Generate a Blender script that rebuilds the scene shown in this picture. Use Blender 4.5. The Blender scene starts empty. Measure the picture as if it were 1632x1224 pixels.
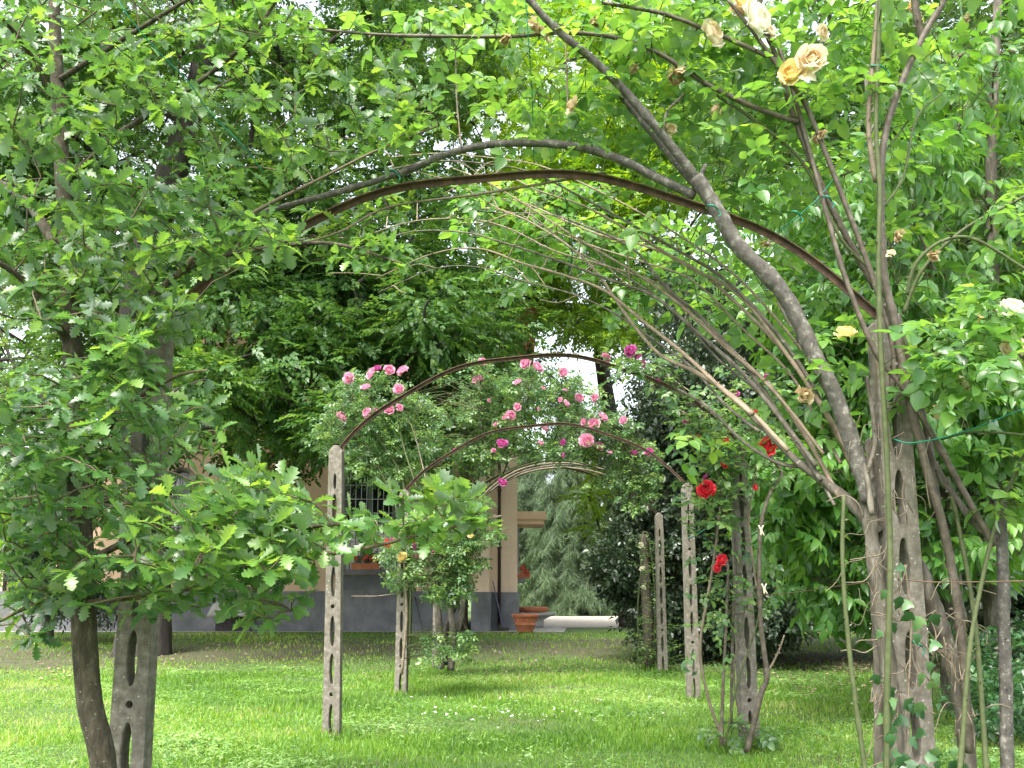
import bpy, math, random
import numpy as np
from mathutils import Vector

random.seed(7)
rng = np.random.default_rng(11)
C = bpy.context.scene.collection
SC = bpy.context.scene

# ------------------------------------------------------------------ camera, sky, sun, exposure
F_PX, CX, CY = 1500.0, 816.0, 717.4      # principal point sits below the frame centre (lens shift)
CAM_Z = 1.10
PITCH = math.radians(9.0)
cam_d = bpy.data.cameras.new('camera')
cam = bpy.data.objects.new('camera', cam_d)
C.objects.link(cam)
cam.location = (0, 0, CAM_Z)
cam.rotation_euler = (math.pi / 2 + PITCH, 0, 0)
cam_d.sensor_width = 36
cam_d.lens = F_PX / 1632 * 36
cam_d.shift_y = (CY - 612) / 1632
cam_d.clip_end = 2000
cam_d.clip_start = 0.05
SC.camera = cam

SUN_EL, SUN_AZ = 58, 205          # azimuth measured clockwise from +Y
world = bpy.data.worlds.new('World')
SC.world = world
world.use_nodes = True
wn = world.node_tree
bg = wn.nodes['Background']
sky = wn.nodes.new('ShaderNodeTexSky')
sky.sky_type = 'NISHITA'
sky.sun_disc = False
sky.sun_elevation = math.radians(SUN_EL)
sky.sun_rotation = math.radians(SUN_AZ)
sky.air_density = 1.0
sky.dust_density = 4.0
sky.ozone_density = 0.6
hs_ = wn.nodes.new('ShaderNodeHueSaturation')      # thin bright overcast: the blue is washed out
hs_.inputs['Saturation'].default_value = 0.4
wn.links.new(sky.outputs[0], hs_.inputs['Color'])
wn.links.new(hs_.outputs[0], bg.inputs[0])
bg.inputs[1].default_value = 0.15
sun_d = bpy.data.lights.new('sun', 'SUN')
sun_d.energy = 1.3
sun_d.angle = math.radians(22)
sun_d.color = (1.0, 0.95, 0.86)
sun = bpy.data.objects.new('sun', sun_d)
C.objects.link(sun)
_a, _e = math.radians(SUN_AZ), math.radians(SUN_EL)
sdir = Vector((math.sin(_a) * math.cos(_e), math.cos(_a) * math.cos(_e), math.sin(_e)))
sun.rotation_euler = sdir.to_track_quat('Z', 'Y').to_euler()
SC.view_settings.view_transform = 'Standard'
SC.view_settings.look = 'None'
SC.view_settings.exposure = 2.28
SC.view_settings.gamma = 1
SC.cycles.max_bounces = 8
SC.cycles.diffuse_bounces = 4
SC.cycles.transmission_bounces = 5

# ------------------------------------------------------------------ where things stand
def ground_z(y):
    t = min(max((y - 13.0) / 11.0, 0), 1)
    return 0.3 * t * t * (3 - 2 * t)

def ground_zn(y):
    t = np.clip((y - 13.0) / 11.0, 0, 1)
    return 0.3 * t * t * (3 - 2 * t)

def P(px, py, Y):
    """survey helper: the world point at distance Y seen in that direction"""
    x = (px - CX) / F_PX
    v = (CY - py) / F_PX
    dy = math.cos(PITCH) - v * math.sin(PITCH)
    dz = math.sin(PITCH) + v * math.cos(PITCH)
    t = Y / dy
    return Vector((x * t, Y, CAM_Z + dz * t))

# ------------------------------------------------------------------ object helpers
def tag(o, label=None, cat=None, group=None, kind=None):
    if label: o['label'] = label
    if cat: o['category'] = cat
    if group: o['group'] = group
    if kind: o['kind'] = kind
    return o

def thing(name, label, cat, loc=(0, 0, 0), group=None):
    o = bpy.data.objects.new(name, None)
    C.objects.link(o)
    o.location = loc
    o.empty_display_size = 0.2
    return tag(o, label, cat, group)

def link(name, me, mat, parent=None, loc=None):
    o = bpy.data.objects.new(name, me)
    C.objects.link(o)
    if mat is not None and not me.materials:
        me.materials.append(mat)
    if parent is not None:
        o.parent = parent
        # mesh data are written in world space: undo the root's offset
        o.location = -Vector(parent.location) if loc is None else loc
        if parent.parent is not None and loc is None:
            o.location = (0, 0, 0)
    elif loc is not None:
        o.location = loc
    return o

class MB:
    def __init__(s):
        s.v, s.f, s.sm = [], [], []
    def add(s, verts, faces, smooth=False):
        n = len(s.v)
        s.v.extend([tuple(p) for p in verts])
        s.f.extend([tuple(i + n for i in f) for f in faces])
        s.sm.extend([smooth] * len(faces))
    def box(s, x0, x1, y0, y1, z0, z1):
        v = [(x0, y0, z0), (x1, y0, z0), (x1, y1, z0), (x0, y1, z0), (x0, y0, z1), (x1, y0, z1), (x1, y1, z1), (x0, y1, z1)]
        s.add(v, [(0, 3, 2, 1), (4, 5, 6, 7), (0, 1, 5, 4), (1, 2, 6, 5), (2, 3, 7, 6), (3, 0, 4, 7)])
    def tube(s, pts, rad, sides=8, res=4, rough=0.0, cap=True):
        pts = [Vector(p) for p in pts]
        if isinstance(rad, (int, float)): rad = [rad] * len(pts)
        if len(rad) != len(pts):
            r0, r1 = rad[0], rad[-1]
            rad = [r0 + (r1 - r0) * i / (len(pts) - 1) for i in range(len(pts))]
        P2, R2 = [], []
        n = len(pts)
        for i in range(n - 1):
            a = pts[max(i - 1, 0)]; b = pts[i]; c = pts[i + 1]; d = pts[min(i + 2, n - 1)]
            for k in range(res):
                t = k / res
                P2.append(0.5 * ((2 * b) + (c - a) * t + (2 * a - 5 * b + 4 * c - d) * t * t + (3 * b - a - 3 * c + d) * t ** 3))
                R2.append(rad[i] + (rad[i + 1] - rad[i]) * t)
        P2.append(pts[-1]); R2.append(rad[-1])
        verts, faces = [], []
        u = None
        for i, p in enumerate(P2):
            tan = (P2[min(i + 1, len(P2) - 1)] - P2[max(i - 1, 0)])
            if tan.length < 1e-9: tan = Vector((0, 0, 1))
            tan.normalize()
            if u is None:
                u = tan.cross(Vector((0.3, 0.9, 0.2)))
                if u.length < 1e-3: u = tan.cross(Vector((1, 0, 0)))
            u = (u - tan * u.dot(tan))
            if u.length < 1e-6: u = tan.orthogonal()
            u.normalize()
            w = tan.cross(u)
            knot = 1
            for k in range(sides):
                a = 2 * math.pi * k / sides
                if k == 0: knot = 1 + (.22 if rough > .07 and random.random() < .09 else 0)
                r = R2[i] * knot * (1 + (random.uniform(-rough, rough) if rough else 0))
                verts.append(p + (u * math.cos(a) + w * math.sin(a)) * r)
        for i in range(len(P2) - 1):
            for k in range(sides):
                a = i * sides + k; b = i * sides + (k + 1) % sides
                faces.append((a, b, b + sides, a + sides))
        if cap:
            faces.append(tuple(range(sides))[::-1])
            faces.append(tuple(range((len(P2) - 1) * sides, len(P2) * sides)))
        s.add(verts, faces, True)
        return P2
    def lathe(s, prof, loc, n=28):
        verts, faces = [], []
        for (r, z) in prof:
            for k in range(n):
                a = 2 * math.pi * k / n
                verts.append((loc[0] + r * math.cos(a), loc[1] + r * math.sin(a), loc[2] + z))
        for i in range(len(prof) - 1):
            for k in range(n):
                a = i * n + k; b = i * n + (k + 1) % n
                faces.append((a, b, b + n, a + n))
        s.add(verts, faces, True)
    def mesh(s, name):
        me = bpy.data.meshes.new(name)
        me.from_pydata(s.v, [], s.f)
        me.polygons.foreach_set('use_smooth', s.sm)
        me.update()
        return me
    def build(s, name, mat, parent=None):
        return link(name, s.mesh(name), mat, parent)

# ------------------------------------------------------------------ materials
def newmat(name):
    m = bpy.data.materials.new(name)
    m.use_nodes = True
    nt = m.node_tree
    return m, nt, nt.nodes['Principled BSDF'], nt.nodes['Material Output']

def ramp(nt, stops):
    r = nt.nodes.new('ShaderNodeValToRGB')
    el = r.color_ramp.elements
    while len(el) > 1: el.remove(el[-1])
    el[0].position = stops[0][0]; el[0].color = (*stops[0][1], 1)
    for p, c in stops[1:]:
        e = el.new(p); e.color = (*c, 1)
    return r

def noise(nt, scale, detail=5, rough=0.6, coord='Object', sc=None):
    tc = nt.nodes.new('ShaderNodeTexCoord')
    n = nt.nodes.new('ShaderNodeTexNoise')
    n.inputs['Scale'].default_value = scale
    n.inputs['Detail'].default_value = detail
    n.inputs['Roughness'].default_value = rough
    if sc:
        mp = nt.nodes.new('ShaderNodeMapping')
        mp.inputs['Scale'].default_value = sc
        nt.links.new(tc.outputs[coord], mp.inputs[0])
        nt.links.new(mp.outputs[0], n.inputs[0])
    else:
        nt.links.new(tc.outputs[coord], n.inputs[0])
    return n

def surf(name, stops, scale=8, rough=0.85, bump=0.3, bscale=40, sc=None, bdist=0.01, spec=0.3, detail=6):
    m, nt, b, out = newmat(name)
    n = noise(nt, scale, detail, 0.62, sc=sc)
    r = ramp(nt, stops)
    nt.links.new(n.outputs[0], r.inputs[0])
    nt.links.new(r.outputs[0], b.inputs['Base Color'])
    b.inputs['Roughness'].default_value = rough
    b.inputs['Specular IOR Level'].default_value = spec
    n2 = noise(nt, bscale, 6, 0.7, sc=sc)
    bp = nt.nodes.new('ShaderNodeBump')
    bp.inputs['Strength'].default_value = bump
    bp.inputs['Distance'].default_value = bdist
    nt.links.new(n2.outputs[0], bp.inputs['Height'])
    nt.links.new(bp.outputs[0], b.inputs['Normal'])
    return m

def leafmat(name, stops, under=None, trans=0.4, rough=0.42, spec=0.5, patch=1.2):
    """leaf: colour by per-leaf tint plus slow variation over the crown, paler underside, light coming through"""
    m, nt, b, out = newmat(name)
    at = nt.nodes.new('ShaderNodeAttribute'); at.attribute_name = 'tint'
    n = noise(nt, patch, 3, 0.6)
    ma = nt.nodes.new('ShaderNodeMath'); ma.operation = 'MULTIPLY_ADD'
    nt.links.new(n.outputs[0], ma.inputs[0]); ma.inputs[1].default_value = 0.9; ma.inputs[2].default_value = -0.45
    ad = nt.nodes.new('ShaderNodeMath'); ad.operation = 'ADD'
    nt.links.new(at.outputs['Fac'], ad.inputs[0]); nt.links.new(ma.outputs[0], ad.inputs[1])
    stops = [(p, tuple(ch * .94 + (.3 * c[0] + .6 * c[1] + .1 * c[2]) * .06 for ch in c)) for p, c in stops]
    r = ramp(nt, stops)
    nf = noise(nt, 45, 3, .6)
    m3 = nt.nodes.new('ShaderNodeMath'); m3.operation = 'MULTIPLY_ADD'
    nt.links.new(nf.outputs[0], m3.inputs[0]); m3.inputs[1].default_value = .5; nt.links.new(ad.outputs[0], m3.inputs[2])
    m4 = nt.nodes.new('ShaderNodeMath'); m4.operation = 'SUBTRACT'; nt.links.new(m3.outputs[0], m4.inputs[0]); m4.inputs[1].default_value = .25
    nt.links.new(m4.outputs[0], r.inputs[0])
    col = r.outputs[0]
    if under:
        g = nt.nodes.new('ShaderNodeNewGeometry')
        mx = nt.nodes.new('ShaderNodeMix'); mx.data_type = 'RGBA'
        nt.links.new(g.outputs['Backfacing'], mx.inputs[0])
        nt.links.new(col, mx.inputs[6]); mx.inputs[7].default_value = (*under, 1)
        bcol = mx.outputs[2]
    else:
        bcol = col
    nt.links.new(bcol, b.inputs['Base Color'])
    b.inputs['Roughness'].default_value = rough
    b.inputs['Specular IOR Level'].default_value = spec
    t = nt.nodes.new('ShaderNodeBsdfTranslucent')
    hs = nt.nodes.new('ShaderNodeHueSaturation')
    hs.inputs['Hue'].default_value = 0.474; hs.inputs['Saturation'].default_value = 1.15; hs.inputs['Value'].default_value = 2.1
    nt.links.new(col, hs.inputs['Color'])
    nt.links.new(hs.outputs[0], t.inputs[0])
    mix = nt.nodes.new('ShaderNodeMixShader')
    mix.inputs[0].default_value = trans
    nt.links.new(b.outputs[0], mix.inputs[1]); nt.links.new(t.outputs[0], mix.inputs[2])
    nt.links.new(mix.outputs[0], out.inputs[0])
    return m

M = {}
M['oak_leaf'] = leafmat('oak_leaf', [(0.0, (.025, .075, .018)), (.45, (.055, .145, .028)), (.8, (.1, .22, .035)), (1, (.16, .29, .045))], under=(.17, .24, .16), trans=.42, patch=1.0, spec=.75, rough=.38)
M['beech_leaf'] = leafmat('beech_leaf', [(0.0, (.028, .08, .018)), (.5, (.055, .14, .028)), (.85, (.1, .2, .035)), (1, (.17, .28, .04))], trans=.38, patch=.35)
M['lime_leaf'] = leafmat('lime_leaf', [(0.0, (.06, .15, .02)), (.5, (.11, .23, .025)), (1, (.22, .36, .03))], trans=.45, patch=.4)
M['far_leaf'] = leafmat('far_leaf', [(0.0, (.03, .08, .02)), (.5, (.055, .13, .03)), (1, (.11, .2, .04))], trans=.35, patch=.3)
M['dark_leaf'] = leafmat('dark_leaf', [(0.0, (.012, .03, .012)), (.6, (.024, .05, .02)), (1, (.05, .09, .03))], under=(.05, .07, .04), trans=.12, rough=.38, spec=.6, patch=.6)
M['cherry_leaf'] = leafmat('cherry_leaf', [(0.0, (.035, .11, .02)), (.5, (.06, .17, .025)), (1, (.13, .27, .035))], under=(.13, .24, .1), trans=.4, rough=.38, patch=.8)
M['rose_leaf'] = leafmat('rose_leaf', [(0.0, (.035, .11, .022)), (.5, (.08, .2, .035)), (.9, (.14, .28, .05)), (1, (.2, .33, .055))], under=(.17, .27, .14), trans=.45, rough=.33, spec=.6, patch=1.5)
M['pink_rose_leaf'] = leafmat('pink_rose_leaf', [(0.0, (.03, .085, .025)), (.5, (.065, .15, .04)), (1, (.15, .25, .06))], under=(.15, .22, .12), trans=.35, rough=.35, patch=1.0)
M['ivy_leaf'] = leafmat('ivy_leaf', [(0.0, (.02, .07, .02)), (.6, (.045, .12, .04)), (1, (.1, .2, .06))], trans=.25, rough=.3, patch=3)
M['conifer'] = leafmat('conifer', [(0.0, (.03, .065, .025)), (.5, (.06, .11, .045)), (1, (.11, .17, .07))], trans=.28, rough=.6, patch=.5)
M['grass'] = leafmat('grass', [(0.0, (.045, .125, .015)), (.5, (.13, .27, .03)), (.85, (.22, .38, .05)), (1, (.42, .42, .16))], trans=.4, rough=.5, spec=.3, patch=.7)
M['clover'] = leafmat('clover', [(0.0, (.06, .15, .035)), (.6, (.15, .29, .07)), (1, (.25, .4, .12))], trans=.35, rough=.5, patch=1.0)
M['dry_leaf'] = leafmat('dry_leaf', [(0.0, (.1, .07, .045)), (.6, (.22, .16, .1)), (1, (.33, .26, .17))], trans=.15, rough=.8, patch=1.0)

M['bark_oak'] = surf('bark_oak', [(.3, (.025, .022, .015)), (.55, (.075, .064, .042)), (.75, (.15, .14, .1))], 34, .92, .9, 75, sc=(1, 1, .35), bdist=.012)
M['bark_dark'] = surf('bark_dark', [(.3, (.022, .02, .018)), (.7, (.075, .065, .055))], 6, .95, .8, 14, sc=(1, 1, .25), bdist=.03)
M['bark_rose'] = surf('bark_rose', [(.3, (.045, .039, .03)), (.5, (.1, .088, .068)), (.72, (.21, .19, .155))], 22, .85, .6, 60, sc=(1, 1, .3), bdist=.006)
M['bark_grey'] = surf('bark_grey', [(.3, (.04, .037, .033)), (.55, (.095, .088, .074)), (.7, (.24, .23, .2))], 30, .85, .5, 70, bdist=.005)
M['cane_brown'] = surf('cane_brown', [(.3, (.045, .037, .027)), (.5, (.08, .066, .047)), (.72, (.15, .13, .1))], 25, .6, .3, 60, bdist=.003)
M['cane_green'] = surf('cane_green', [(.3, (.04, .055, .018)), (.7, (.08, .095, .038))], 30, .75, .3, 60, bdist=.003)
M['cane_tan'] = surf('cane_tan', [(.3, (.1, .078, .052)), (.7, (.2, .165, .115))], 20, .7, .3, 60, bdist=.003)
M['cane_sheaf'] = surf('cane_sheaf', [(.3, (.13, .095, .065)), (.7, (.29, .23, .165))], 20, .7, .3, 60, bdist=.003)
M['twig'] = surf('twig', [(.3, (.06, .05, .03)), (.7, (.14, .115, .07))], 20, .8, .1, 50)
M['concrete'] = surf('concrete', [(.28, (.085, .075, .06)), (.5, (.15, .135, .11)), (.65, (.21, .19, .16)), (.76, (.32, .31, .27))], 26, .95, .5, 120, bdist=.003)
M['rust'] = surf('rust', [(.3, (.05, .034, .027)), (.55, (.105, .065, .047)), (.75, (.2, .115, .07))], 20, .8, .4, 90, bdist=.003)
M['plaster'] = surf('plaster', [(.25, (.46, .31, .2)), (.5, (.57, .4, .27)), (.75, (.63, .46, .32))], 1.5, .92, .2, 60, bdist=.004)
M['plaster_sunlit'] = surf('plaster_sunlit', [(.25, (.6, .45, .32)), (.75, (.74, .59, .44))], 1.5, .92, .2, 60, bdist=.004)  # paler copy of the plaster: sunlight on the house corner put into the colour
M['plinth'] = surf('plinth', [(.28, (.09, .095, .105)), (.5, (.15, .155, .165)), (.72, (.23, .23, .235))], 1.6, .92, .3, 50, bdist=.004)
M['stone'] = surf('stone', [(.3, (.25, .24, .22)), (.7, (.42, .41, .38))], 3, .9, .3, 50, bdist=.004)
M['gravel'] = surf('gravel', [(.3, (.27, .235, .19)), (.55, (.37, .33, .275)), (.75, (.46, .42, .36))], 12, .95, .6, 60, bdist=.01)
M['terracotta'] = surf('terracotta', [(.3, (.36, .12, .06)), (.6, (.48, .18, .09)), (.8, (.55, .27, .16))], 7, .8, .2, 60, bdist=.003)
M['rooftile'] = surf('rooftile', [(.3, (.25, .1, .06)), (.7, (.42, .2, .12))], 2, .9, .8, 14, bdist=.03)
M['grey_wood'] = surf('grey_wood', [(.3, (.16, .165, .17)), (.7, (.24, .245, .25))], 6, .7, .2, 30, sc=(1, 1, .1))
M['iron'] = surf('iron', [(.3, (.02, .02, .02)), (.7, (.06, .05, .05))], 10, .6, .2, 30)
M['white_iron'] = surf('white_iron', [(.3, (.5, .5, .5)), (.7, (.7, .7, .7))], 10, .6, .1, 30)
M['copper'] = surf('copper', [(.3, (.03, .02, .017)), (.7, (.08, .05, .04))], 5, .5, .1, 30)
M['wire_green'] = surf('wire_green', [(.3, (.008, .11, .07)), (.7, (.015, .2, .12))], 10, .4, .05, 30)
M['wire_rust'] = surf('wire_rust', [(.3, (.08, .05, .035)), (.7, (.16, .1, .06))], 10, .7, .1, 30)
M['blue_pole'] = surf('blue_pole', [(.3, (.1, .13, .2)), (.7, (.15, .2, .3))], 10, .5, .1, 30)
M['cut_wood'] = surf('cut_wood', [(.3, (.35, .25, .13)), (.7, (.5, .4, .25))], 30, .8, .1, 60)
M['peg'] = surf('peg', [(.3, (.55, .48, .36)), (.7, (.7, .63, .5))], 30, .8, .1, 60)

def lichen(m, thr=.66, col=(.5, .5, .46), scale=55):
    nt = m.node_tree; b = nt.nodes['Principled BSDF']; src = b.inputs['Base Color'].links[0].from_socket
    n = noise(nt, scale, 3, .5); n2 = noise(nt, 3, 3, .6)
    ad = nt.nodes.new('ShaderNodeMath'); ad.operation = 'MULTIPLY_ADD'; nt.links.new(n2.outputs[0], ad.inputs[0]); ad.inputs[1].default_value = .35; ad.inputs[2].default_value = -.17
    a2 = nt.nodes.new('ShaderNodeMath'); a2.operation = 'ADD'; nt.links.new(n.outputs[0], a2.inputs[0]); nt.links.new(ad.outputs[0], a2.inputs[1])
    r = ramp(nt, [(thr - .02, (0, 0, 0)), (thr + .02, (1, 1, 1))]); nt.links.new(a2.outputs[0], r.inputs[0])
    mx = nt.nodes.new('ShaderNodeMix'); mx.data_type = 'RGBA'
    nt.links.new(r.outputs[0], mx.inputs[0]); nt.links.new(src, mx.inputs[6]); mx.inputs[7].default_value = (*col, 1); nt.links.new(mx.outputs[2], b.inputs['Base Color'])
def stain(m, col, scale, lo, hi, sc=(1, 1, .3)):
    nt = m.node_tree; b = nt.nodes['Principled BSDF']; src = b.inputs['Base Color'].links[0].from_socket
    n = noise(nt, scale, 5, .65, sc=sc); r = ramp(nt, [(lo, (0, 0, 0)), (hi, (1, 1, 1))]); nt.links.new(n.outputs[0], r.inputs[0])
    mx = nt.nodes.new('ShaderNodeMix'); mx.data_type = 'RGBA'
    nt.links.new(r.outputs[0], mx.inputs[0]); nt.links.new(src, mx.inputs[6]); mx.inputs[7].default_value = (*col, 1); nt.links.new(mx.outputs[2], b.inputs['Base Color'])
stain(M['concrete'], (.07, .075, .045), 6, .5, .68); stain(M['concrete'], (.16, .1, .06), 9, .62, .75)
stain(M['plaster'], (.38, .28, .2), 1.3, .5, .75); stain(M['plaster_sunlit'], (.52, .41, .31), 1.3, .5, .75); stain(M['plinth'], (.09, .095, .09), 1.6, .5, .7)
lichen(M['concrete'], .70, (.36, .355, .32), 75); lichen(M['bark_grey'], .71, (.26, .26, .235), 90); lichen(M['bark_oak'], .70, (.22, .23, .18), 60); lichen(M['bark_rose'], .72, (.26, .24, .2), 45)
def glassmat():
    m, nt, b, out = newmat('glass')
    b.inputs['Base Color'].default_value = (.02, .022, .025, 1)
    b.inputs['Roughness'].default_value = .06
    b.inputs['Specular IOR Level'].default_value = .8
    return m
M['glass'] = glassmat()

def petalmat(name, inner, outer, trans=.35):
    m, nt, b, out = newmat(name)
    at = nt.nodes.new('ShaderNodeAttribute'); at.attribute_name = 'tint'
    r = ramp(nt, [(0, inner), (.5, tuple((a + c) / 2 for a, c in zip(inner, outer))), (1, outer)])
    nt.links.new(at.outputs['Fac'], r.inputs[0])
    nt.links.new(r.outputs[0], b.inputs['Base Color'])
    b.inputs['Roughness'].default_value = .6
    t = nt.nodes.new('ShaderNodeBsdfTranslucent')
    nt.links.new(r.outputs[0], t.inputs[0])
    mix = nt.nodes.new('ShaderNodeMixShader'); mix.inputs[0].default_value = trans
    nt.links.new(b.outputs[0], mix.inputs[1]); nt.links.new(t.outputs[0], mix.inputs[2])
    nt.links.new(mix.outputs[0], out.inputs[0])
    return m
M['pink'] = petalmat('pink_petal', (.6, .1, .24), (.78, .45, .58))
M['magenta'] = petalmat('magenta_petal', (.35, .02, .16), (.55, .12, .36))
M['red'] = petalmat('red_petal', (.5, .006, .02), (.78, .05, .08))
M['coral'] = petalmat('coral_petal', (.75, .12, .08), (.8, .3, .22))
M['cream'] = petalmat('cream_petal', (.72, .52, .28), (.85, .78, .62))
M['white'] = petalmat('white_petal', (.75, .68, .42), (.85, .84, .76))
M['yellow'] = petalmat('yellow_petal', (.72, .45, .1), (.8, .68, .34))
M['wilt'] = petalmat('wilted_petal', (.35, .22, .09), (.66, .52, .32))

# ------------------------------------------------------------------ leaf templates
def leaf_strip(stations, fold=.25, bend=.25, sweep=0.0, wave=0.0):
    """one leaf along +x, unit length; stations = [(s, halfwidth)]"""
    v, f = [], []
    for i, (s, w) in enumerate(stations):
        z = -bend * s * s
        wz = fold * w + wave * math.sin(i * 2.1)*.05
        v += [(s, 0, z), (s + sweep * w, w, z + wz), (s + sweep * w, -w, z + wz)]
    for i in range(len(stations) - 1):
        a, b = 3 * i, 3 * i + 3
        if stations[i][1] == 0:
            f += [(a, b, b + 1), (a, b + 2, b)]
        elif stations[i + 1][1] == 0:
            f += [(a, b, a + 1), (a, a + 2, b)]
        else:
            f += [(a, b, b + 1, a + 1), (a, a + 2, b + 2, b)]
    return np.array(v, float), f

def rotm(yaw, pitch, roll):
    cy, sy, cp, sp, cr, sr = math.cos(yaw), math.sin(yaw), math.cos(pitch), math.sin(pitch), math.cos(roll), math.sin(roll)
    Rz = np.array([[cy, -sy, 0], [sy, cy, 0], [0, 0, 1]])
    Ry = np.array([[cp, 0, -sp], [0, 1, 0], [sp, 0, cp]])    # +pitch lifts the tip
    Rx = np.array([[1, 0, 0], [0, cr, -sr], [0, sr, cr]])
    return Rz @ Ry @ Rx

def compose(items):
    """items: (leaf, scale, R, offset) -> verts, faces, leaf index per face"""
    V, Fc, idx = [], [], []
    n = 0
    for k, ((v, f), s, R, o) in enumerate(items):
        V.append((v * s) @ R.T + np.array(o))
        Fc += [tuple(i + n for i in q) for q in f]
        idx += [k] * len(f)
        n += len(v)
    return np.concatenate(V), Fc, np.array(idx)

U = random.uniform
OAK = leaf_strip([(0, .012), (.1, .03), (.2, .14), (.26, .07), (.36, .24), (.43, .11), (.53, .31), (.6, .15), (.7, .3), (.77, .14), (.87, .18), (.92, .1), (1, .0)], fold=.3, bend=.28, sweep=.3)
OAK2 = leaf_strip([(0, .012), (.1, .03), (.22, .12), (.29, .06), (.4, .22), (.47, .11), (.58, .27), (.65, .14), (.76, .26), (.83, .13), (.92, .14), (1, 0)], fold=.55, bend=-.12, sweep=.25)
OAK3 = leaf_strip([(0, .012), (.08, .03), (.18, .1), (.25, .06), (.35, .2), (.42, .1), (.52, .3), (.6, .14), (.7, .33), (.79, .17), (.88, .2), (.94, .1), (1, 0)], fold=.1, bend=.55, sweep=.3)
OVATE = leaf_strip([(0, .0), (.12, .2), (.35, .34), (.6, .3), (.82, .17), (1, 0)], fold=.35, bend=.2)
OVATE_LONG = leaf_strip([(0, 0), (.14, .12), (.35, .22), (.6, .19), (.82, .09), (1, 0)], fold=.4, bend=.25)
SMALL = leaf_strip([(0, 0), (.45, .3), (1, 0)], fold=.35, bend=.2)
SMALL_LONG = leaf_strip([(0, 0), (.4, .18), (1, 0)], fold=.35, bend=.2)

def oak_rosette():
    it = []
    n = random.randint(6, 9)
    for i in range(n):
        a = -math.pi * .8 + 1.6 * math.pi * (i + U(-.3, .3)) / (n - 1)
        back = -.5 * U(.2, 1) if i % 2 else 0
        it.append((random.choice([OAK, OAK3, OAK2]), U(.5, 1.15), rotm(a, U(-.45, .5), U(-.6, .6)), (back + .05 * math.cos(a), .05 * math.sin(a), U(-.05, .05))))
    return compose(it)

def flat_spray(leaf, n, ang=.85, ls=.3, droop=.25, jit=.3, roll=.4):
    it = []
    for i in range(n):
        s = (i + .5) / n
        side = 1 if i % 2 else -1
        yaw = side * (ang * (1 - .5 * s) + U(-jit, jit))
        if i == n - 1: yaw = U(-.2, .2)
        it.append((leaf, ls * U(.75, 1.15) * (1.1 - .3 * s), rotm(yaw, U(-jit, jit) - .15, U(-roll, roll)), (s, U(-.02, .02), -droop * s * s + U(-.03, .03))))
    return compose(it)

def bush_spray(leaf, n, ls=.3, jit=.6):
    """twig with leaves all around it"""
    it = []
    for i in range(n):
        s = (i + .5) / n
        a = i * 2.4
        it.append((leaf, ls * U(.7, 1.15), rotm(math.sin(a) * .9 + U(-.3, .3), math.cos(a) * .7 + U(-.3, .3), U(-jit, jit)), (s, .03 * math.sin(a), .03 * math.cos(a))))
    return compose(it)

def hang_spray(leaf, n, ls=.35):
    """horizontal twig with two rows of drooping leaves"""
    it = []
    for i in range(n):
        s = (i + .6) / n
        side = 1 if i % 2 else -1
        yaw = side * U(.5, 1.0)
        it.append((leaf, ls * U(.8, 1.15), rotm(yaw, -U(.35, 1.15), side * U(0, .5)), (s, 0, -.3 * s * s)))
    return compose(it)

def compound(leaf, pairs=2, ls=.42):
    it = []
    for i in range(pairs):
        s = .35 + .38 * i
        for side in (1, -1):
            it.append((leaf, ls * (.8 + .15 * i) * U(.85, 1.1), rotm(side * U(1.0, 1.4), U(-.35, .2), U(-.4, .4)), (s, side * .02, -.1 * s * s)))
    it.append((leaf, ls * U(1.0, 1.2), rotm(U(-.2, .2), U(-.35, .1), U(-.3, .3)), (.35 + .38 * (pairs - 1) + .1, 0, -.09)))
    return compose(it)

TPL = {
    'oak': [oak_rosette() for _ in range(6)],
    'beech': [flat_spray(SMALL, 11, ls=.3) for _ in range(5)],
    'bush': [bush_spray(SMALL, 11, ls=.33) for _ in range(5)],
    'willowy': [bush_spray(SMALL_LONG, 10, ls=.4) for _ in range(4)],
    'cherry': [hang_spray(OVATE_LONG, 8, ls=.45) for _ in range(5)],
    'cherry_small': [hang_spray(SMALL_LONG, 9, ls=.42) for _ in range(4)],
    'rose': [compound(OVATE, 2, .5) for _ in range(6)],
    'rose_small': [compound(SMALL, 3, .34) for _ in range(5)],
    'rose_tuft': [compose([(compound(SMALL, 2, .5)[:2], U(.7, 1.1), rotm(k * 1.3 + U(-.4, .4), U(-.6, .6), U(-.6, .6)), (U(-.1, .1),) * 3) for k in range(4)]) for _ in range(4)],
    'ivy': [compose([(leaf_strip([(-.12, 0), (-.04, .22), (.08, .46), (.2, .5), (.3, .3), (.42, .3), (.6, .26), (.8, .12), (1, 0)], fold=.15, bend=.35, sweep=.1), 1.0, rotm(0, -.6, U(-.3, .3)), (0, 0, 0))]) for _ in range(2)],
    'conifer': [compose([(leaf_strip([(0, .02), (.5, .03), (1, 0)], fold=.2, bend=U(-.2, .4)), U(.18, .45), rotm(U(-1.1, 1.1), -U(.0, 1.0), U(-1, 1)), (i / 26, U(-.03, .03), -.15 * (i / 26) ** 2)) for i in range(26)]) for _ in range(4)],
    'clover': [compose([(SMALL, U(.5, .8), rotm(k * 2.1 + U(-.3, .3), U(-.1, .3), 0), (0, 0, U(0, .3))) for k in range(3)]) for _ in range(3)],
}

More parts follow.
